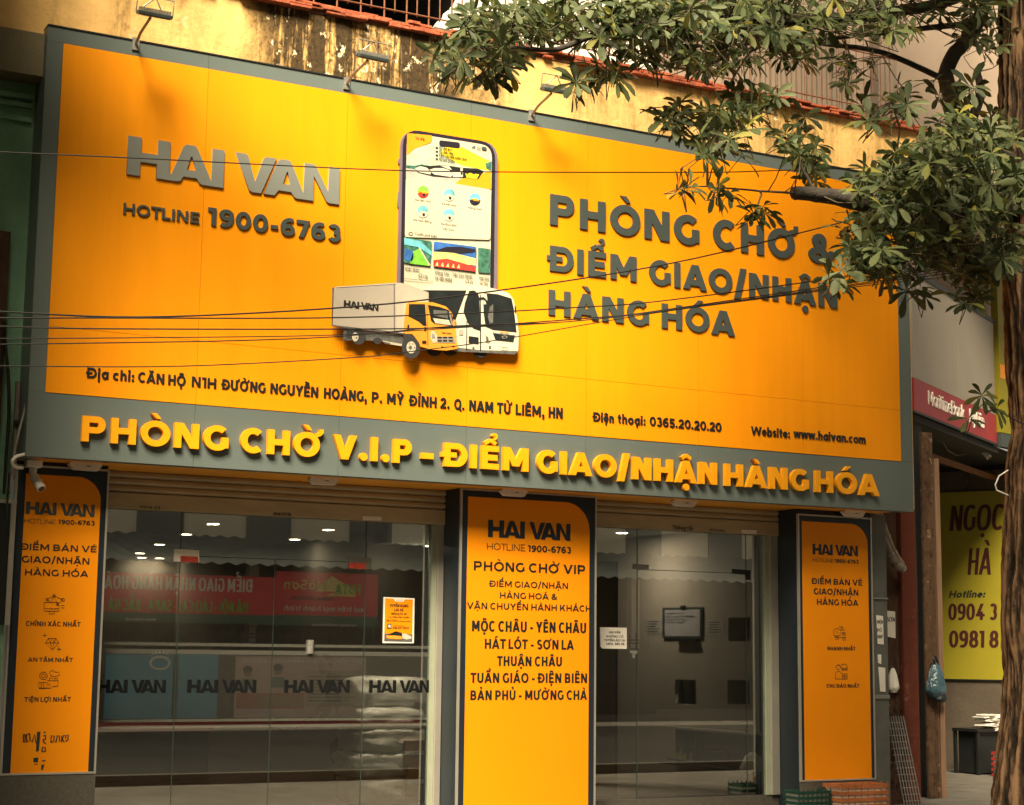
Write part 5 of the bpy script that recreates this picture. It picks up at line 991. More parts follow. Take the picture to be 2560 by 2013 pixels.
def bark_mat():
    m = bpy.data.materials.new('ridged bark'); m.use_nodes = True; t = m.node_tree; b = t.nodes['Principled BSDF']; b.inputs['Roughness'].default_value = .95; b.inputs['Specular IOR Level'].default_value = .15
    at = t.nodes.new('ShaderNodeAttribute'); at.attribute_name = 'ridge'
    tc = t.nodes.new('ShaderNodeTexCoord'); mp = t.nodes.new('ShaderNodeMapping'); mp.inputs['Scale'].default_value = (1, 1, .35); t.links.new(tc.outputs['Object'], mp.inputs[0])
    n = t.nodes.new('ShaderNodeTexNoise'); n.inputs['Scale'].default_value = 38; n.inputs['Detail'].default_value = 8; n.inputs['Roughness'].default_value = .75; t.links.new(mp.outputs[0], n.inputs['Vector'])
    ad = t.nodes.new('ShaderNodeMath'); ad.operation = 'ADD'; t.links.new(at.outputs['Fac'], ad.inputs[0]); t.links.new(n.outputs[0], ad.inputs[1])
    r = t.nodes.new('ShaderNodeValToRGB'); e = r.color_ramp.elements; e[0].position = .35; e[0].color = (.010, .008, .006, 1); e[1].position = .82; e[1].color = (.24, .145, .08, 1); q = e.new(.58); q.color = (.05, .032, .02, 1)  # ridges coloured as if lit, furrows near-black as if shaded
    mr = t.nodes.new('ShaderNodeMath'); mr.operation = 'MULTIPLY'; mr.inputs[1].default_value = .62; t.links.new(ad.outputs[0], mr.inputs[0]); t.links.new(mr.outputs[0], r.inputs[0]); t.links.new(r.outputs[0], b.inputs['Base Color'])
    bp = t.nodes.new('ShaderNodeBump'); bp.inputs['Strength'].default_value = 1; bp.inputs['Distance'].default_value = .03; t.links.new(n.outputs[0], bp.inputs['Height']); t.links.new(bp.outputs[0], b.inputs['Normal']); return m
m_bark = bark_mat()
m_limb = M('dark limb bark', (.035, .028, .022), .9, .4, 10, bump=.6, bscale=30)
m_twig = M('twig bark', (.07, .055, .03), .8, .3, 20)
def whorl(mb, c, ax, L, rnd, n=7, seg=4):
    ax = ax.normalized(); u = ax.cross(Vector((.3, .2, 1))).normalized(); v = ax.cross(u)
    prof = ((0, .04), (.3, .42), (.62, .95), (.86, .86), (1, .0)) if seg == 4 else ((0, .05), (.65, 1), (1, 0))
    a0 = rnd.uniform(0, 6.28)
    for i in range(n):
        a = a0 + 6.283 * i / n + rnd.uniform(-.22, .22); d = (u * math.cos(a) + v * math.sin(a))
        el = rnd.uniform(-.15, .55); d = (d * math.cos(el) + ax * math.sin(el)).normalized()
        l = L * rnd.uniform(.75, 1.12); wd = l * rnd.uniform(.125, .165)
        sag = rnd.uniform(.15, .6); side = d.cross(ax if abs(d.dot(ax)) < .95 else u).normalized(); up = side.cross(d)
        if up.z < 0: up = -up
        k = len(mb.v); p = c.copy(); dd = d.copy(); tp = 0
        for t, ww in prof:
            p = p + dd * (l * (t - tp)); tp = t; dd = (dd + Vector((0, 0, -sag * .42))).normalized()
            if ww == 0: mb.v.append(p)
            elif t == 0: mb.v.append(p)
            else:
                mb.v += [p - side * wd * ww + up * wd * .28 * ww, p, p + side * wd * ww + up * wd * .28 * ww]
        m = len(prof) - 2
        mb.f += [[k, k + 2, k + 1], [k, k + 3, k + 2]]
        for j in range(m - 1):
            q = k + 1 + 3 * j; mb.f += [[q, q + 1, q + 4, q + 3], [q + 1, q + 2, q + 5, q + 4]]
        q = k + 1 + 3 * (m - 1); e = q + 3; mb.f += [[q, q + 1, e], [q + 1, q + 2, e]]
TY = -0.9
tree = empty('street_tree', tuple(U(2585, 1900, -2.4 + TY)), 'street tree with whorled olive leaves and ridged bark hanging over the billboard', 'tree')
tree.location.z = 0
tr_pts = [(2600, -400), (2572, -60), (2570, 150), (2572, 300), (2578, 520), (2584, 704), (2595, 940), (2606, 1085), (2594, 1168), (2590, 1250), (2586, 1420), (2584, 1560), (2590, 1680), (2588, 1780), (2580, 1914), (2576, 2010), (2572, 2120)]
P3 = [U(px, py, -2.4 + TY) for px, py in tr_pts]; P3.append(Vector((P3[-1].x, -2.4 + TY, -.05)))
rad = [r_ * .93 for r_ in (.22, .25, .26, .26, .25, .26, .265, .265, .28, .27, .272, .275, .275, .28, .30, .32, .35, .45)]
def dense(P3, rad, k):
    Q, R = [], []
    for i in range(len(P3) - 1):
        for j in range(k): Q.append(P3[i].lerp(P3[i + 1], j / k)); R.append(rad[i] + (rad[i + 1] - rad[i]) * j / k)
    return Q + [P3[-1]], R + [rad[-1]]
Q, R = dense(P3, rad, 16); mb = MB(); mb.tube(Q, R, 120); ridge = []
NS = 120
for i, v in enumerate(mb.v):
    c = Q[min(i // NS, len(Q) - 1)]; an = math.atan2(v.y - c.y, v.x - c.x); z = v.z
    wv = an * 9 + 1.3 * noise.noise(Vector((math.cos(an) * 2, math.sin(an) * 2, z * 1.6)))
    n1 = noise.noise(Vector((math.cos(an) * 7, math.sin(an) * 7, z * 1.5))) + .7 * noise.noise(Vector((math.cos(an) * 15, math.sin(an) * 15, z * 4))) + .5 * noise.noise(Vector((math.cos(an) * 32, math.sin(an) * 32, z * 11)))
    rg = max(-1, min(1, 1.5 * n1)); ridge.append(.5 + .5 * rg)
    dv = Vector((v.x - c.x, v.y - c.y, 0))
    if dv.length > .01: v += dv.normalized() * (.020 * rg + .035 * noise.noise(Vector((math.cos(an) * 1.5, math.sin(an) * 1.5, z * 1.2))))
tk_ = mb.build('trunk', m_bark, tree, True); atr = tk_.data.attributes.new('ridge', 'FLOAT', 'POINT'); atr.data.foreach_set('value', ridge)
def limb(pts, r0, r1, name='branch', mat=m_limb, k=5, wob=.02):
    P = [U(p[0], p[1], p[2] + TY) for p in pts]; Q = []
    for i in range(len(P) - 1):
        for j in range(k):
            t = j / k; p0, p1, p2, p3 = P[max(i - 1, 0)], P[i], P[i + 1], P[min(i + 2, len(P) - 1)]
            Q.append(0.5 * ((2 * p1) + (p2 - p0) * t + (2 * p0 - 5 * p1 + 4 * p2 - p3) * t * t + (3 * p1 - p0 - 3 * p2 + p3) * t ** 3) + Vector((noise.noise(p1 * 3 + Vector((t, 0, 0))), 0, noise.noise(p1 * 4))) * wob * (1 if j else 0))
    Q.append(P[-1]); n = len(Q); MB().tube(Q, [r0 + (r1 - r0) * i / (n - 1) for i in range(n)], 9).build(name, mat, tree, True); return Q
nodes = []
for pts, r0, r1 in (
    ([(2580, 460, -2.4), (2500, 380, -2.35), (2425, 310, -2.2), (2380, 245, -2.1), (2363, 190, -2.0), (2388, 130, -2.0), (2440, 60, -2.1), (2490, -60, -2.2)], .085, .06),
    ([(2425, 310, -2.2), (2452, 240, -2.1), (2444, 180, -2.0)], .05, .03),
    ([(2590, 470, -2.4), (2500, 530, -2.6), (2380, 525, -2.8), (2180, 508, -2.9), (2100, 495, -2.9), (2040, 488, -2.9), (1985, 484, -2.9)], .09, .052),
    ([(2480, -40, -2.2), (2300, 20, -2.4), (2100, 45, -2.6), (1900, 55, -2.7), (1700, 45, -2.8), (1513, 79, -2.8), (1393, 124, -2.8), (1290, 120, -2.8), (1190, 110, -2.8)], .055, .008),
    ([(2440, 60, -2.1), (2280, 75, -2.2), (2090, 95, -2.2), (1960, 130, -2.1)], .03, .012),
    ([(1990, 484, -2.9), (1900, 478, -2.8), (1790, 470, -2.7), (1715, 472, -2.7)], .010, .004),
    ([(2040, 488, -2.9), (2010, 430, -2.8), (1985, 360, -2.7), (1935, 330, -2.6), (1900, 290, -2.6)], .014, .006),
    ([(2360, 200, -2.0), (2200, 130, -1.9), (2060, 110, -1.9), (1900, 100, -2.0), (1750, 170, -2.0), (1600, 150, -2.1)], .028, .007),
    ([(1900, 100, -2.0), (1830, 200, -2.1), (1790, 300, -2.2), (1760, 400, -2.3)], .012, .005),
    ([(2380, 525, -2.8), (2300, 600, -3.0), (2240, 660, -3.1), (2170, 600, -3.1)], .03, .008),
    ([(2500, 530, -2.6), (2450, 620, -3.0), (2420, 720, -3.1)], .025, .006),
    ([(2425, 310, -2.2), (2330, 380, -2.4), (2220, 430, -2.6)], .03, .01),
    ([(2600, 1080, -2.5), (2520, 1040, -2.7), (2470, 1010, -2.8), (2440, 1030, -2.8)], .008, .003)): nodes += limb(pts, r0, r1)
clusters = [(1140, 130, 60, 75, 9), (1280, 60, 130, 65, 32), (1225, 165, 60, 50, 8), (1450, 50, 140, 55, 36), (1650, 40, 140, 55, 38), (1850, 40, 140, 60, 36), (2050, 35, 130, 55, 18), (2250, 35, 130, 50, 18), (2470, 60, 90, 90, 18),
    (1800, 115, 110, 60, 22), (1640, 120, 90, 45, 12), (1960, 120, 90, 50, 12), (2130, 165, 55, 50, 6), (1442, 205, 34, 34, 4), (1515, 180, 45, 36, 5), (1690, 290, 40, 50, 6), (1795, 340, 75, 85, 17), (1710, 465, 18, 16, 2), (1800, 480, 40, 14, 2), (1890, 530, 26, 24, 3), (1880, 265, 75, 45, 14), (1990, 340, 65, 55, 9), (2025, 425, 40, 30, 4),
    (2230, 265, 80, 60, 9), (2400, 240, 80, 60, 6), (2440, 340, 110, 65, 30), (2340, 405, 120, 65, 34), (2215, 480, 75, 60, 26), (2330, 525, 125, 75, 46), (2480, 480, 85, 100, 34), (2150, 590, 50, 75, 20), (2225, 650, 85, 50, 24), (2400, 640, 110, 50, 30), (2510, 640, 50, 70, 12), (2425, 735, 34, 36, 4), (2290, 735, 26, 22, 2), (2095, 690, 28, 28, 3), (2456, 985, 8, 8, 1), (2492, 1012, 14, 14, 1), (2430, 1045, 12, 10, 1),
    (1800, -140, 250, 70, 40), (2100, -150, 250, 80, 45), (2400, -150, 200, 100, 45)]
rnd = random.Random(11); lf = MB(); tw = MB()
for cx_, cy_, rx, ry, n in clusters:
    dep = TY + rnd.uniform(-3.0, -2.2) - (.4 if cy_ > 380 and cx_ > 2050 else 0)
    hub = U(cx_, cy_ - ry * .2, dep); nd = min(nodes, key=lambda q: (q - hub).length)
    mid = (nd + hub) / 2 + Vector((rnd.uniform(-.1, .1), 0, rnd.uniform(0, .12)))
    if n > 2: tw.tube([nd, mid, hub], [.011, .008, .006], 5)
    for i in range(int(n * 1.5)):
        while True:
            a, b = rnd.uniform(-1, 1), rnd.uniform(-1, 1)
            if a * a + b * b < 1: break
        c = U(cx_ + a * rx, cy_ + b * ry, dep + rnd.uniform(-.7, .7) * min(1, n / 10))
        ax = Vector((rnd.uniform(-.7, .7), rnd.uniform(-1.0, .25), rnd.uniform(.0, 1.0)))
        if ax.length < .2: ax = Vector((0, -.5, 1))
        whorl(lf, c, ax, rnd.uniform(.145, .215), rnd, rnd.choice((6, 7, 7, 8)))
        st_ = c - ax.normalized() * rnd.uniform(.08, .2)
        src = hub if (c - hub).length < .6 else min(nodes + [hub], key=lambda q: (q - c).length)
        m1 = (src + st_) / 2 + Vector((0, 0, -.03)); tw.tube([src, m1, st_, c], [.0055, .0045, .004, .003], 4, cap=False)
lf.build('foliage', m_leaf, tree, True); tw.build('twigs', m_twig, tree)
# unseen leaf clumps added along the sun rays to shade the front
SHADE = [  # x, z, rx, rz on the front, leaf whorls, distance in front, owner
    (-.7, 5.0, .6, 1.6, 130, 2.2, 1), (-1.7, 6.9, .7, .8, 50, 2.4, 1),
    (.45, 5.75, .26, .22, 26, 1.8, 1), (.95, 5.35, .3, .22, 34, 1.8, 1), (1.6, 5.0, .34, .24, 42, 1.9, 1), (2.2, 4.65, .36, .24, 44, 2.1, 1), (2.8, 4.3, .4, .26, 44, 2.4, 1), (3.4, 4.0, .4, .3, 30, 2.7, 1),
    (8.8, 5.2, .9, 1.6, 150, 3.0, 0), (6.9, 5.0, 1.3, 1.4, 60, 3.0, 0), (8.6, 3.7, 1.2, .9, 130, 4.0, 0), (6.6, 6.95, 2.4, .4, 80, 2.0, 0), (8.5, 1.8, .8, 1.5, 60, 7.5, 0), (9.2, 3.4, .9, 2.6, 260, 4.5, 0), (11.0, 5.7, 1.3, 1.8, 500, 4.0, 0), (9.7, 9.3, 1.5, 1.2, 240, 2.0, 0), (7.8, 11.0, 4.0, 1.3, 330, 1.4, 0), (2.3, 1.5, 1.6, 1.5, 160, 8, 1), (3.0, -3.2, 3.6, 1.9, 170, 7.4, 1), (11, -2.6, 3.0, 2.0, 240, 7.4, 0)]
off = [MB(), MB()]
for sx, szz, rx, rz, n, dist, ow in SHADE:
    for i in range(n):
        while True:
            a, b = rnd.uniform(-1, 1), rnd.uniform(-1, 1)
            if a * a + b * b < 1: break
        dd = dist + rnd.uniform(-.5, .5); p = Vector((sx + a * rx, 0, szz + b * rz)) + SUNV * (dd / -SUNV.y)
        whorl(off[ow], p, Vector((rnd.uniform(-.4, .4), rnd.uniform(-.4, .4), 1)), .26, rnd, 7, 2)
off[0].build('added_shade_foliage', m_leaf, tree, True)  # clumps out of view, added only to cast shade
t2 = empty('street_tree', (-6.5, -4.5, 0), 'unseen second street tree added left of the frame to shade the left end of the billboard', 'tree')  # tree out of view, added as a shade caster for the left end
Q, R2 = dense([Vector((-6.5, -4.5, 0)), Vector((-6.4, -4.5, 4)), Vector((-5.0, -4.4, 8)), Vector((-3.0, -4.2, 9.5))], [.25, .2, .14, .05], 6)
MB().tube(Q, R2, 12).build('trunk', m_bark, t2, True); off[1].build('foliage', m_leaf, t2, True)
t3 = empty('street_tree', (1.2, -18.6, 0), 'third street tree added on the far pavement behind the camera to shade the road', 'tree'); MB3 = MB()  # added tree, its crown keeps the sun off the road
for i in range(2300):
    whorl(MB3, Vector((rnd.uniform(-12, 14), rnd.uniform(-21, -6.5), rnd.uniform(6.2, 8.6))), Vector((rnd.uniform(-.4, .4), rnd.uniform(-.4, .4), 1)), .34, rnd, 7, 2)
MB3.build('foliage', m_leaf, t3, True)
Q, R2 = dense([Vector((1.2, -18.6, 0)), Vector((1.3, -18.3, 3.5)), Vector((1.6, -16, 6)), Vector((2.5, -13, 7.6))], [.24, .2, .15, .06], 6)
MB().tube(Q, R2, 12).tube([Vector((1.3, -18.3, 3.4)), Vector((-2, -15, 6.5)), Vector((-6, -12, 7.6))], [.14, .1, .04], 8).tube([Vector((1.3, -18.3, 3.4)), Vector((5, -16, 6.4)), Vector((9, -12, 7.6))], [.14, .1, .04], 8).build('trunk', m_bark, t3, True)
tag(MB().tube([*[U(a_, b_, -2.72 + TY) for a_, b_ in ((2520, 1176), (2498, 1190), (2488, 1212), (2492, 1226), (2520, 1238))]], .006, 6).build('wire_loop', m_paper), 'pale loop of wire sticking out of the tree trunk', 'wire')

# ================================================================== INSIDE THE SHOP
def ZP(px, py, z):
    v = FWD * F_PX + RIGHT * (px - 1280) + DOWN * (py - 1006.5); return CAM + v * ((z - CAM.z) / v.z)
def downlight():
    r = empty('downlight', (0, 0, 0), None, 'downlight', 'lit downlights in the shop ceilings')
    la = bpy.data.lights.new('bulb', 'AREA'); la.shape = 'DISK'; la.size = .13; la.energy = .45; la.color = (1, .84, .62); lo = bpy.data.objects.new('bulb', la); COL.objects.link(lo); lo.parent = r; lo.location = (0, 0, -.02)
    MB().tube([(0, 0, -.004), (0, 0, -.012)], .085, 20).build('rim', m_white, r); MB().tube([(0, 0, -.0125), (0, 0, -.014)], .068, 20).build('diffuser', m_lamp, r); return r
dl = downlight(); k = 0
la2 = bpy.data.lights['bulb'].copy(); la2.energy = 8; la3 = la2.copy(); la3.energy = 22
dlab = ['nearest left', 'second', 'third']
L1 = c2([(700, 226), (558, 281), (418, 335), (315, 381), (212, 421), (143, 447)]); L2 = c2([(1306, 257), (1128, 308), (827, 400), (700, 435)]); L3 = c2([(1850, 341)]); L4 = kk([(222, 273), (182, 388)]); L5 = kk([(723, 302)])
ordn = ('nearest the shutter', 'second from the shutter', 'third from the shutter', 'fourth from the shutter', 'fifth from the shutter', 'deepest')
for row, nm in ((L1, 'in the left row of the left room'), (L2, 'in the right row of the left room'), (L3, 'close to the aluminium jamb of the left room'), (L4, 'at the left of the right room'), (L5, 'at the right of the right room')):
    for i, q in enumerate(row):
        o = dl if k == 0 else tree_copy(dl); k += 1;  p = ZP(q[0], q[1], 2.98); o.location = (p.x, min(p.y, 12.2), 2.98)
        
        if row is L3: o.location = U(q[0], q[1], 1.02)  # brought forward and lowered from the ceiling to light the bundles
        if row in (L3, L4, L5):
            for ch in o.children:
                if ch.type == 'LIGHT': ch.data = la3 if row is L3 else la2
        o['label'] = 'lit round downlight ' + (ordn[i] + ' ' if len(row) > 1 else '') + nm
lp = U(*L3[0], 1.02); MB().box(lp.x - .5, 4.99, .96, 1.3, lp.z + .001, 2.979).build('added_bulkhead', m_ceil, bld)  # added drop ceiling that holds the lamp close to the bundles
def bundle(c, s, label, seed):
    bm = bmesh.new(); bmesh.ops.create_cube(bm, size=1); bmesh.ops.subdivide_edges(bm, edges=bm.edges, cuts=9, use_grid_fill=True)
    for v in bm.verts:
        p = v.co * 2; q = Vector([math.copysign(abs(a) ** 1.0, a) for a in p]); l4 = (abs(p.x) ** 5 + abs(p.y) ** 5 + abs(p.z) ** 5) ** .2
        q = q / max(l4, .01) * max(abs(p.x), abs(p.y), abs(p.z)); q *= 1 + .09 * noise.noise(q * 2 + Vector((seed, 0, 0))) + .06 * noise.noise(q * 5 + Vector((0, seed, 0)))
        v.co = Vector((q.x * s[0] / 2, q.y * s[1] / 2, q.z * s[2] / 2)) + c
    me = bpy.data.meshes.new('wrapped_bundle'); bm.to_mesh(me); bm.free(); o = link('wrapped_bundle', me, m_plastic, None, True)
    return tag(o, label, 'bundle', 'plastic wrapped goods by the left shopfront')
pb = U(*c2([(1610, 1650)])[0], 1.6); zb = .12
for i, (h, dx, sx, lb) in enumerate(((.26, .02, .95, 'plastic wrapped bundle at the bottom of the pile behind the left glass'), (.24, -.03, .92, 'plastic wrapped bundle lying on the bottom one'), (.23, .03, .98, 'plastic wrapped bundle in the middle of the pile'), (.2, -.02, .84, 'plastic wrapped bundle just below the pale sheet'))):
    bundle(Vector((pb.x + dx, 1.75, zb + h / 2)), (sx * .88, .6, h * 1.08), lb, i * 3.1); zb += h
bundle(Vector((pb.x + .03, 1.75, zb + .14)), (.82, .55, .30), 'pale plastic sheet heaped on top of the pile behind the glass', 21.0)
def carton(px, py0, py1, y, w_, label):
    a = U(*c2([(px, py1)])[0], y); b = U(*c2([(px, py0)])[0], y); r = empty('cardboard_box', tuple(a), label, 'box', 'cardboard boxes by the jamb')
    MB().box(a.x - w_ / 2, a.x + w_ / 2, y, y + .36, a.z, b.z).build('carton', m_card, r, bevel=.006)
    MB().box(a.x - w_ / 2 - .001, a.x + w_ / 2 + .001, y - .001, y + .361, (a.z + b.z) / 2 - .02, (a.z + b.z) / 2 + .02).build('tape', m_plastic, r); return a, b
carton(1795, 1368, 1498, 1.4, .36, 'brown cardboard box on top, beside the aluminium jamb'); carton(1803, 1500, 1665, 1.4, .34, 'dull cardboard box underneath the browner one by the jamb')
# person stooping among the parcels
def skin_body(name, verts, edges, radii, mat, parent, root=0, lev=2):
    me = bpy.data.meshes.new(name); me.from_pydata(verts, edges, []); o = bpy.data.objects.new(name, me); COL.objects.link(o)
    sm = o.modifiers.new('skin', 'SKIN'); sm.use_smooth_shade = True
    for i, r in enumerate(radii):
        sv = me.skin_vertices[0].data[i]; sv.radius = (r, r) if not isinstance(r, tuple) else r; sv.use_root = (i == root)
    o.modifiers.new('sub', 'SUBSURF').levels = lev; o.modifiers['sub'].render_levels = lev
    dg = bpy.context.evaluated_depsgraph_get(); m2 = bpy.data.meshes.new_from_object(o.evaluated_get(dg)); bpy.data.objects.remove(o)
    m2.name = name; m2.materials.clear(); return link(name, m2, mat, parent, True)
pp = U(*c2([(1370, 1560)])[0], 4.6); pp.z = .12
per = empty('person', tuple(pp), 'person in black clothes stooping beside the wrapped bundles, one arm stretched out to the left', 'person')
def V(x, y, z): return pp + Vector((x, y, z))
vs = [V(.1, 0, .62), V(.06, -.02, .78), V(-.0, -.04, .95), V(-.08, -.06, 1.10), V(-.17, -.07, 1.17), V(-.22, -.07, 1.22),
      V(.16, .08, .56), V(.0, .05, .36), V(.16, .08, .08), V(.06, .04, .03),
      V(.08, -.1, .55), V(-.16, -.12, .36), V(-.02, -.12, .08), V(-.14, -.14, .03),
      V(-.12, -.22, 1.07), V(-.30, -.28, .88), V(-.50, -.30, .74), V(-.56, -.30, .70),
      V(-.10, .12, 1.06), V(-.10, .18, .82), V(-.22, .1, .66)]
es = [(0, 1), (1, 2), (2, 3), (3, 4), (4, 5), (0, 6), (6, 7), (7, 8), (8, 9), (0, 10), (10, 11), (11, 12), (12, 13), (3, 14), (14, 15), (15, 16), (16, 17), (3, 18), (18, 19), (19, 20)]
rd = [.15, .14, .155, .14, .06, .055, .10, .075, .05, .05, .10, .075, .05, .05, .062, .05, .038, .034, .062, .05, .036]
skin_body('body', vs, es, rd, m_cloth, per)
def ico(name, c, s, mat, par, sub=3):
    bm = bmesh.new(); bmesh.ops.create_icosphere(bm, subdivisions=sub, radius=1)
    for v in bm.verts: v.co = Vector((v.co.x * s[0], v.co.y * s[1], v.co.z * s[2])) + c
    me = bpy.data.meshes.new(name); bm.to_mesh(me); bm.free(); return link(name, me, mat, par, True)
hc = V(-.27, -.08, 1.30)
ico('head', hc, (.085, .075, .11), m_skin, per); ico('hair', hc + Vector((.018, .01, .02)), (.088, .083, .108), m_hair, per); ico('nose', hc + Vector((-.088, -.005, -.01)), (.014, .012, .02), m_skin, per, 2)
hv = [V(-.58, -.30, .69), V(-.62, -.30, .665), V(-.66, -.32, .63), V(-.68, -.32, .60), V(-.665, -.305, .625), V(-.685, -.30, .59), V(-.66, -.29, .62), V(-.675, -.28, .59), V(-.65, -.275, .62), V(-.66, -.262, .60), V(-.61, -.325, .65), V(-.635, -.345, .63)]
skin_body('hand', hv, [(0, 1), (1, 2), (2, 3), (1, 4), (4, 5), (1, 6), (6, 7), (1, 8), (8, 9), (0, 10), (10, 11)], [.024, .026, .010, .008, .010, .009, .010, .008, .009, .007, .011, .009], m_skin, per)
# counters and wall things
def leftroom(name, px0, px1, py0, py1, y, dep, mat, label, cat):
    a = U(*c2([(px0, py1)])[0], y); b = U(*c2([(px1, py0)])[0], y); return a, b
ct = empty('orange_counter', tuple(U(*c2([(400, 1450)])[0], 5.0)), 'long low counter with an orange top deep in the left room', 'counter')
a = U(*c2([(60, 1450)])[0], 5.0); b = U(*c2([(700, 1300)])[0], 5.0)
MB().box(max(a.x, .32), b.x, 4.98, 5.6, b.z - .04, b.z).build('counter_top', m_red, ct); MB().box(max(a.x, .34), b.x - .04, 5.02, 5.58, .12, b.z - .041).build('counter_front', m_navy, ct)
wb = empty('whiteboard', tuple(RW.w(*RW.uv(*kk([(538, 830)])[0]), .02)), 'small whiteboard with handwriting on the wall of the right room', 'whiteboard')
Q_ = lambda name, pts, mat, par, d, th=.004: shape(RW, name, [kk(pts)], mat, par, d, th)
Q_('frame', [(434, 672), (642, 668), (640, 832), (434, 830)], m_dark, wb, .002, .02); Q_('board', [(446, 684), (630, 680), (629, 822), (446, 820)], M('lilac white board', (.42, .42, .45), .4), wb, .022, .003)
Q_('pen_tray', [(494, 832), (604, 833), (604, 850), (494, 848)], m_black, wb, .002, .06); Q_('clip', [(526, 660), (548, 660), (548, 676), (526, 676)], m_black, wb, .022, .02)
for b_, l, r_, y in (('Xe đi Sơn La 7h 9h', 450, 540, 706), ('Nhận hàng 24/24 mỗi ngày', 450, 600, 722), ('Gửi xe ở bãi sau', 450, 560, 738), ('Hotline 1900', 450, 550, 754)): text(RW, b_, kk([(l, y)])[0], kk([(r_, y)])[0], kk([(l, y - 9)])[0], m_black, wb, d=.026, bold=.0, shear=.2)
for pts, lb in (([(346, 730), (432, 726), (432, 806), (348, 808)], 'paper sheet pinned left of the whiteboard'), ([(668, 734), (756, 732), (756, 818), (668, 818)], 'paper sheet pinned right of the whiteboard')):
    r = empty('wall_paper_sheet', tuple(RW.w(*RW.uv(*kk([pts[2]])[0]), .01)), lb, 'paper', 'papers beside the whiteboard'); Q_('sheet', pts, M('greyish paper', (.38, .36, .34), .8), r, .002, .003)
    x0, y0 = pts[0]
    for i in range(5): Q_('print_line', [(x0 + 8, y0 + 12 + i * 13), (x0 + 70 - 9 * (i % 3), y0 + 12 + i * 13), (x0 + 70 - 9 * (i % 3), y0 + 16 + i * 13), (x0 + 8, y0 + 16 + i * 13)], m_black, r, .005, .001)
def rq(x, y, d): return RW.uv(*kk([(x, y)])[0], d)
a0, z1_ = rq(502, 1294, .02); a1, z0_ = rq(972, 1530, .02)
cab = empty('wall_cabinet', tuple(RW.w(a0, z0_, .1)), 'low wall cabinet, its dark recess painted black, with a pale top edge under the niches of the right room', 'cabinet')
MB().obox(RW, a0, a1, z0_, z1_ - .02, .001, .02).build('back_panel', m_black, cab); MB().obox(RW, a0, a1, z1_ - .02, z1_, .001, .16).build('top_edge', m_inwall, cab); MB().obox(RW, a0, a1, z0_ - .02, z0_, .001, .24).build('bottom_board', m_navy, cab)  # black back panel paints in the dark of the recess
MB().obox(RW, a0 + (a1 - a0) * .33, a0 + (a1 - a0) * .345, z0_, z1_ - .02, .021, .14).obox(RW, a0, a0 + (a1 - a0) * .33, rq(600, 1475, .1)[1] - .015, rq(600, 1475, .1)[1], .021, .14).build('divider', m_dark, cab)
MB().obox(RW, a0 + (a1 - a0) * .36, a0 + (a1 - a0) * .6, z0_ + .06, z0_ + .16, .021, .1).build('drawer', m_dark, cab)
for i, (x, h) in enumerate(((514, .10), (532, .14), (554, .08), (585, .10))):
    q_ = rq(x, 1474, .08); p = RW.w(q_[0], q_[1] + .002, .08)
    tag(MB().tube([p, p + Vector((0, 0, h * .7)), p + Vector((0, 0, h * .8)), p + Vector((0, 0, h))], [.022, .022, .010, .010], 10).build('bottle', m_plastic if i % 2 else m_sunp), ('squat pale bottle at the left end of the wall cabinet', 'tall clear bottle second from the left on the wall cabinet', 'yellowish bottle next to the tall clear one', 'short clear bottle right of the others on the cabinet')[i], 'bottle', 'bottles on the wall cabinet')
q_ = rq(908, 1488, .12); p = RW.w(q_[0], q_[1], .12)
ws = link('white_sack', blob_bag('white_sack', p, .34, .22, '', m_white), m_white, None, True); tag(ws, 'bright white sack lying at the right end of the wall cabinet', 'sack')
p = RW.w(*rq(534, 1172, -.08), -.08)
tag(MB().tube([p, p + Vector((0, 0, .16)), p + Vector((0, 0, .19)), p + Vector((0, 0, .26))], [.035, .035, .015, .015], 10).build('niche_bottle', m_black), 'dark bottle standing in the left wall niche', 'bottle')
cup = empty('brown_cupboard', tuple(U(*kk([(140, 1690)])[0], 1.5)), 'tall brown cupboard just behind the glass beside the middle pillar', 'cupboard')
a = U(*kk([(60, 1690)])[0], 1.6); b = U(*kk([(188, 430)])[0], 1.6)
MB().box(max(5.14, a.x), b.x, 1.6, 2.1, .12, b.z).build('carcass', M('brown veneer', (.13, .075, .025), .5, .2, 3, stretch=(4, 4, .4)), cup, bevel=.004); MB().box(b.x + .002, b.x + .03, 1.6, 1.63, .12, b.z).build('edge_strip', m_black, cup)

# ================================================================== ACROSS THE STREET (seen as reflections in the glass)
ob = empty('opposite_shop', (5, -25, 0), 'single storey shop across the street, seen only reflected in the glass', 'building')
m_obwall = M('grey green plaster', (.06, .062, .054), .85, .2, 1); m_obroof = M('grey corrugated roof', (.085, .10, .095), .7, .3, 2)
MB().box(-14, 34, -27.2, -27, -.02, 4.0).build('wall', m_obwall, ob)
mb = MB()
for i in range(120):
    x = -14 + i * .4; mb.add([(x, -23.6, 3.55), (x + .2, -23.6, 3.62), (x + .2, -29, 4.62), (x, -29, 4.55)], [(0, 1, 2, 3)]).add([(x + .2, -23.6, 3.62), (x + .4, -23.6, 3.55), (x + .4, -29, 4.55), (x + .2, -29, 4.62)], [(0, 1, 2, 3)])
mb.build('roof', m_obroof, ob)
mb = MB()
for x in (1.2, 6.2, 11.0, 16.5, 22): mb.box(x, x + .25, -24.6, -24.35, 0, 3.6)
mb.build('post', m_inwall, ob)
ap = empty('apartment_block', (6, -44, 0), 'pale apartment block beyond the road, seen only reflected in the glass', 'building')
m_apt = M('cream render', (.72, .66, .52), .8, .08, 1)
MB().box(-34, 44, -52, -40, 0, 38).build('wall', m_apt, ap)  # unseen height and width stretched to shade the road
mb = MB()
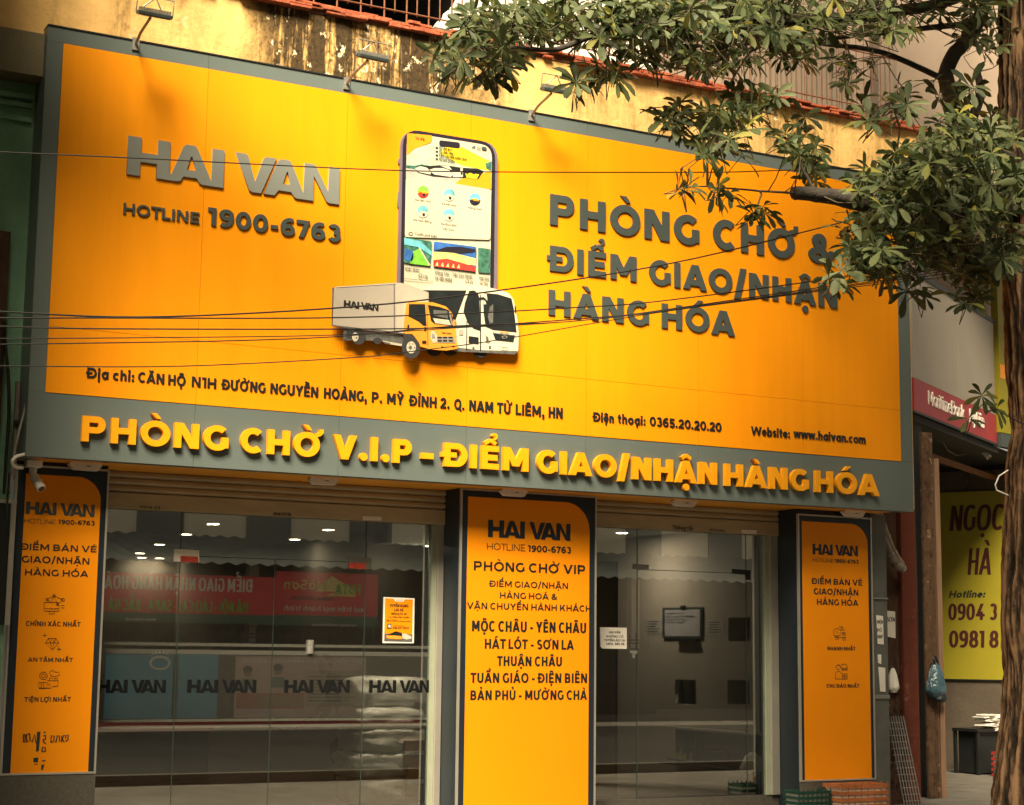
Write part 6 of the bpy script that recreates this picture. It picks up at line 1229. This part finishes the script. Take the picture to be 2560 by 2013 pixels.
for i in range(20):
    for j in range(11): mb.box(-33 + i * 3.8, -31.4 + i * 3.8, -40.0, -39.95, 1.9 + j * 3.3, 3.5 + j * 3.3)
mb.build('window', M('dull window', (.16, .17, .16), .4), ap)
def banner(px0, px1, py0, py1, label, name='red_banner', mat=m_banner):
    a = OP.uv(*c2([(px1, py1)])[0]); b = OP.uv(*c2([(px0, py0)])[0]); r = empty(name, tuple(OP.w(a[0], a[1])), label, 'banner', 'red banners across the street')
    MB().obox(OP, a[0], b[0], a[1], b[1], -.08, 0).build('sheet', mat, r)
    return r, a, b
b1_, a, b = banner(60, 1020, 480, 760, 'red shop banner with two lines of capitals, reflected in the left glass')
MB().obox(OP, a[0], b[0], a[1], a[1] + .22, .002, .01).build('green_strip', m_forest, b1_)
OT = lambda par, body, l, r_, y, h, mat, bold=.03: text(OP, body, c2([(r_, y)])[0], c2([(l, y)])[0], c2([(r_, y - h)])[0], mat, par, d=.002, thick=.01, bold=bold)
OT(b1_, 'ĐIỂM GIAO NHẬN HÀNG HOÁ', 128, 908, 580, 68, m_white); OT(b1_, 'HÀ NỘI - LÀO CAI - SAPA - BẮC HÀ', 145, 880, 690, 56, m_greenp)
OT(b1_, 'Website: futahason.com', 240, 400, 738, 13, m_white, .02)
b2_, a, b = banner(1030, 1560, 478, 772, 'red shop banner with a yellow mountain emblem, reflected in the glass door')
MB().obox(OP, a[0], b[0], a[1], a[1] + .25, .002, .01).build('green_strip', m_forest, b2_)
OT(b2_, 'FUTA', 1338, 1472, 600, 52, m_greenp, .04); OT(b2_, 'HàSơn', 1070, 1290, 575, 50, m_goldp, .03); OT(b2_, 'vui trên mọi hành trình', 1072, 1490, 690, 28, m_white, .02); OT(b2_, 'facebook.com/futahason', 1218, 1448, 768, 14, m_white, .02); OT(b2_, 'Hotline: 1900 6776', 1110, 1330, 632, 20, m_black, .02)
shape(OP, 'emblem', [[OP.uv(*q, .01) for q in c2([(1236, 586), (1322, 505), (1445, 580), (1446, 615), (1290, 608), (1360, 586)])]], m_goldp, b2_, .002, .01, px=False)
fn = empty('iron_fence', (4, -23.2, 0), 'dark iron fence on a low wall across the street, seen only as reflection', 'fence'); FN = Mirror((0, -23.2), 180)
zf0, zf1 = FN.uv(*c2([(500, 848)])[0])[1], FN.uv(*c2([(500, 770)])[0])[1]
mb = MB()
for i in range(150): mb.box(-8 + i * .2, -7.97 + i * .2, -23.21, -23.18, zf0, zf1 + .05 * (i % 2))
mb.box(-8, 22, -23.215, -23.175, zf1 - .16, zf1 - .12).box(-8, 22, -23.215, -23.175, zf0 + .1, zf0 + .14); mb.build('railing', m_black, fn)
MB().box(-8, 22, -23.4, -23.1, 0, zf0).build('low_wall', m_obwall, fn)
BP = Mirror((0, -22.6), 180)
def board(px0, px1, py0, py1, mat, label):
    a = BP.uv(*c2([(px1, py1)])[0]); b = BP.uv(*c2([(px0, py0)])[0]); r = empty('street_board', tuple(BP.w(a[0], a[1])), label, 'board', 'boards across the street'); MB().obox(BP, a[0], b[0], a[1], b[1], -.05, 0).build('sheet', mat, r); return r
m_bl = M('blue board', (.02, .33, .55), .5, .1)
q = board(140, 478, 915, 1258, m_bl, 'blue board with a white shell emblem, reflected in the left fixed pane')
shape(BP, 'emblem', [[BP.uv(*p, .01) for p in c2(ell(420, 960, 56, 38))], [BP.uv(*p, .01) for p in c2(ell(420, 962, 44, 27))]], m_white, q, .001, .01, px=False)
for i in range(7):
    aa = math.radians(200 + i * 23); shape(BP, 'emblem', [[BP.uv(*p, .01) for p in c2([(420 + 44 * math.cos(aa) - 4, 935 + 22 * math.sin(aa)), (420 + 44 * math.cos(aa) + 4, 935 + 22 * math.sin(aa)), (420 + 60 * math.cos(aa), 930 + 40 * math.sin(aa))])]], m_white, q, .001, .01, px=False)
board(520, 715, 915, 1270, m_bl, 'plain blue board, reflected in the left door leaf')
q = board(820, 1495, 925, 1250, M('pale rose board', (.5, .36, .34), .6, .2, 2), 'wide rose poster board with small print, reflected in the right door leaf')
text(BP, '200 ĐIỂM GIAO DỊCH VĂN PHÒNG BƯU CỤC', c2([(1480, 958)])[0], c2([(850, 964)])[0], c2([(1480, 940)])[0], m_white, q, d=.002, thick=.01, bold=.02)
for x, z in ((880, 1010), (1040, 1000)):
    shape(BP, 'face_print', [[BP.uv(*p, .01) for p in c2(ell(x, z, 22, 26))]], m_skin, q, .001, .01, px=False); shape(BP, 'hair_print', [[BP.uv(*p, .01) for p in c2(ell(x, z - 16, 25, 18))]], m_hair, q, .011, .01, px=False)
    shape(BP, 'shirt_print', [[BP.uv(*p, .01) for p in c2([(x - 40, z + 90), (x - 30, z + 35), (x + 30, z + 35), (x + 44, z + 90)])]], m_forest, q, .001, .01, px=False)
for x0, x1, z0, z1, mt_ in ((820, 1175, 1120, 1200, m_brick), (930, 1170, 1130, 1190, m_card), (1180, 1480, 1000, 1190, m_pale)): shape(BP, 'picture_block', [[BP.uv(*p, .01) for p in c2([(x0, z0), (x1, z0), (x1, z1), (x0, z1)])]], mt_, q, .003 if mt_ is m_card else .001, .006, px=False)
for i in range(8): shape(BP, 'print_line', [[BP.uv(*p, .01) for p in c2([(1200, 1030 + i * 18), (1440 - 30 * (i % 3), 1030 + i * 18), (1440 - 30 * (i % 3), 1037 + i * 18), (1200, 1037 + i * 18)])]], m_tx, q, .008, .002, px=False)

sl = empty('street_stall', (3, -22, 0), 'low market bench with a red cover across the street, seen only reflected', 'stall'); SF = Mirror((0, -22.2), 180)
a = SF.uv(*c2([(760, 1440)])[0]); b = SF.uv(*c2([(60, 1275)])[0]); zt = b[1]
MB().obox(SF, a[0] - 9, b[0] + 4, zt - .1, zt, -.9, .02).build('red_cover', m_red, sl); MB().obox(SF, a[0] - 9, b[0] + 4, .01, zt - .102, -.85, -.02).build('dark_body', m_black, sl)
a = SF.uv(*c2([(336, 1346)])[0]); b = SF.uv(*c2([(258, 1310)])[0])
tag(MB().obox(SF, a[0], b[0], a[1], b[1], -.3, .05).build('orange_carton', m_cab), 'orange carton in front of the red covered bench, seen reflected in the left fixed pane', 'box')
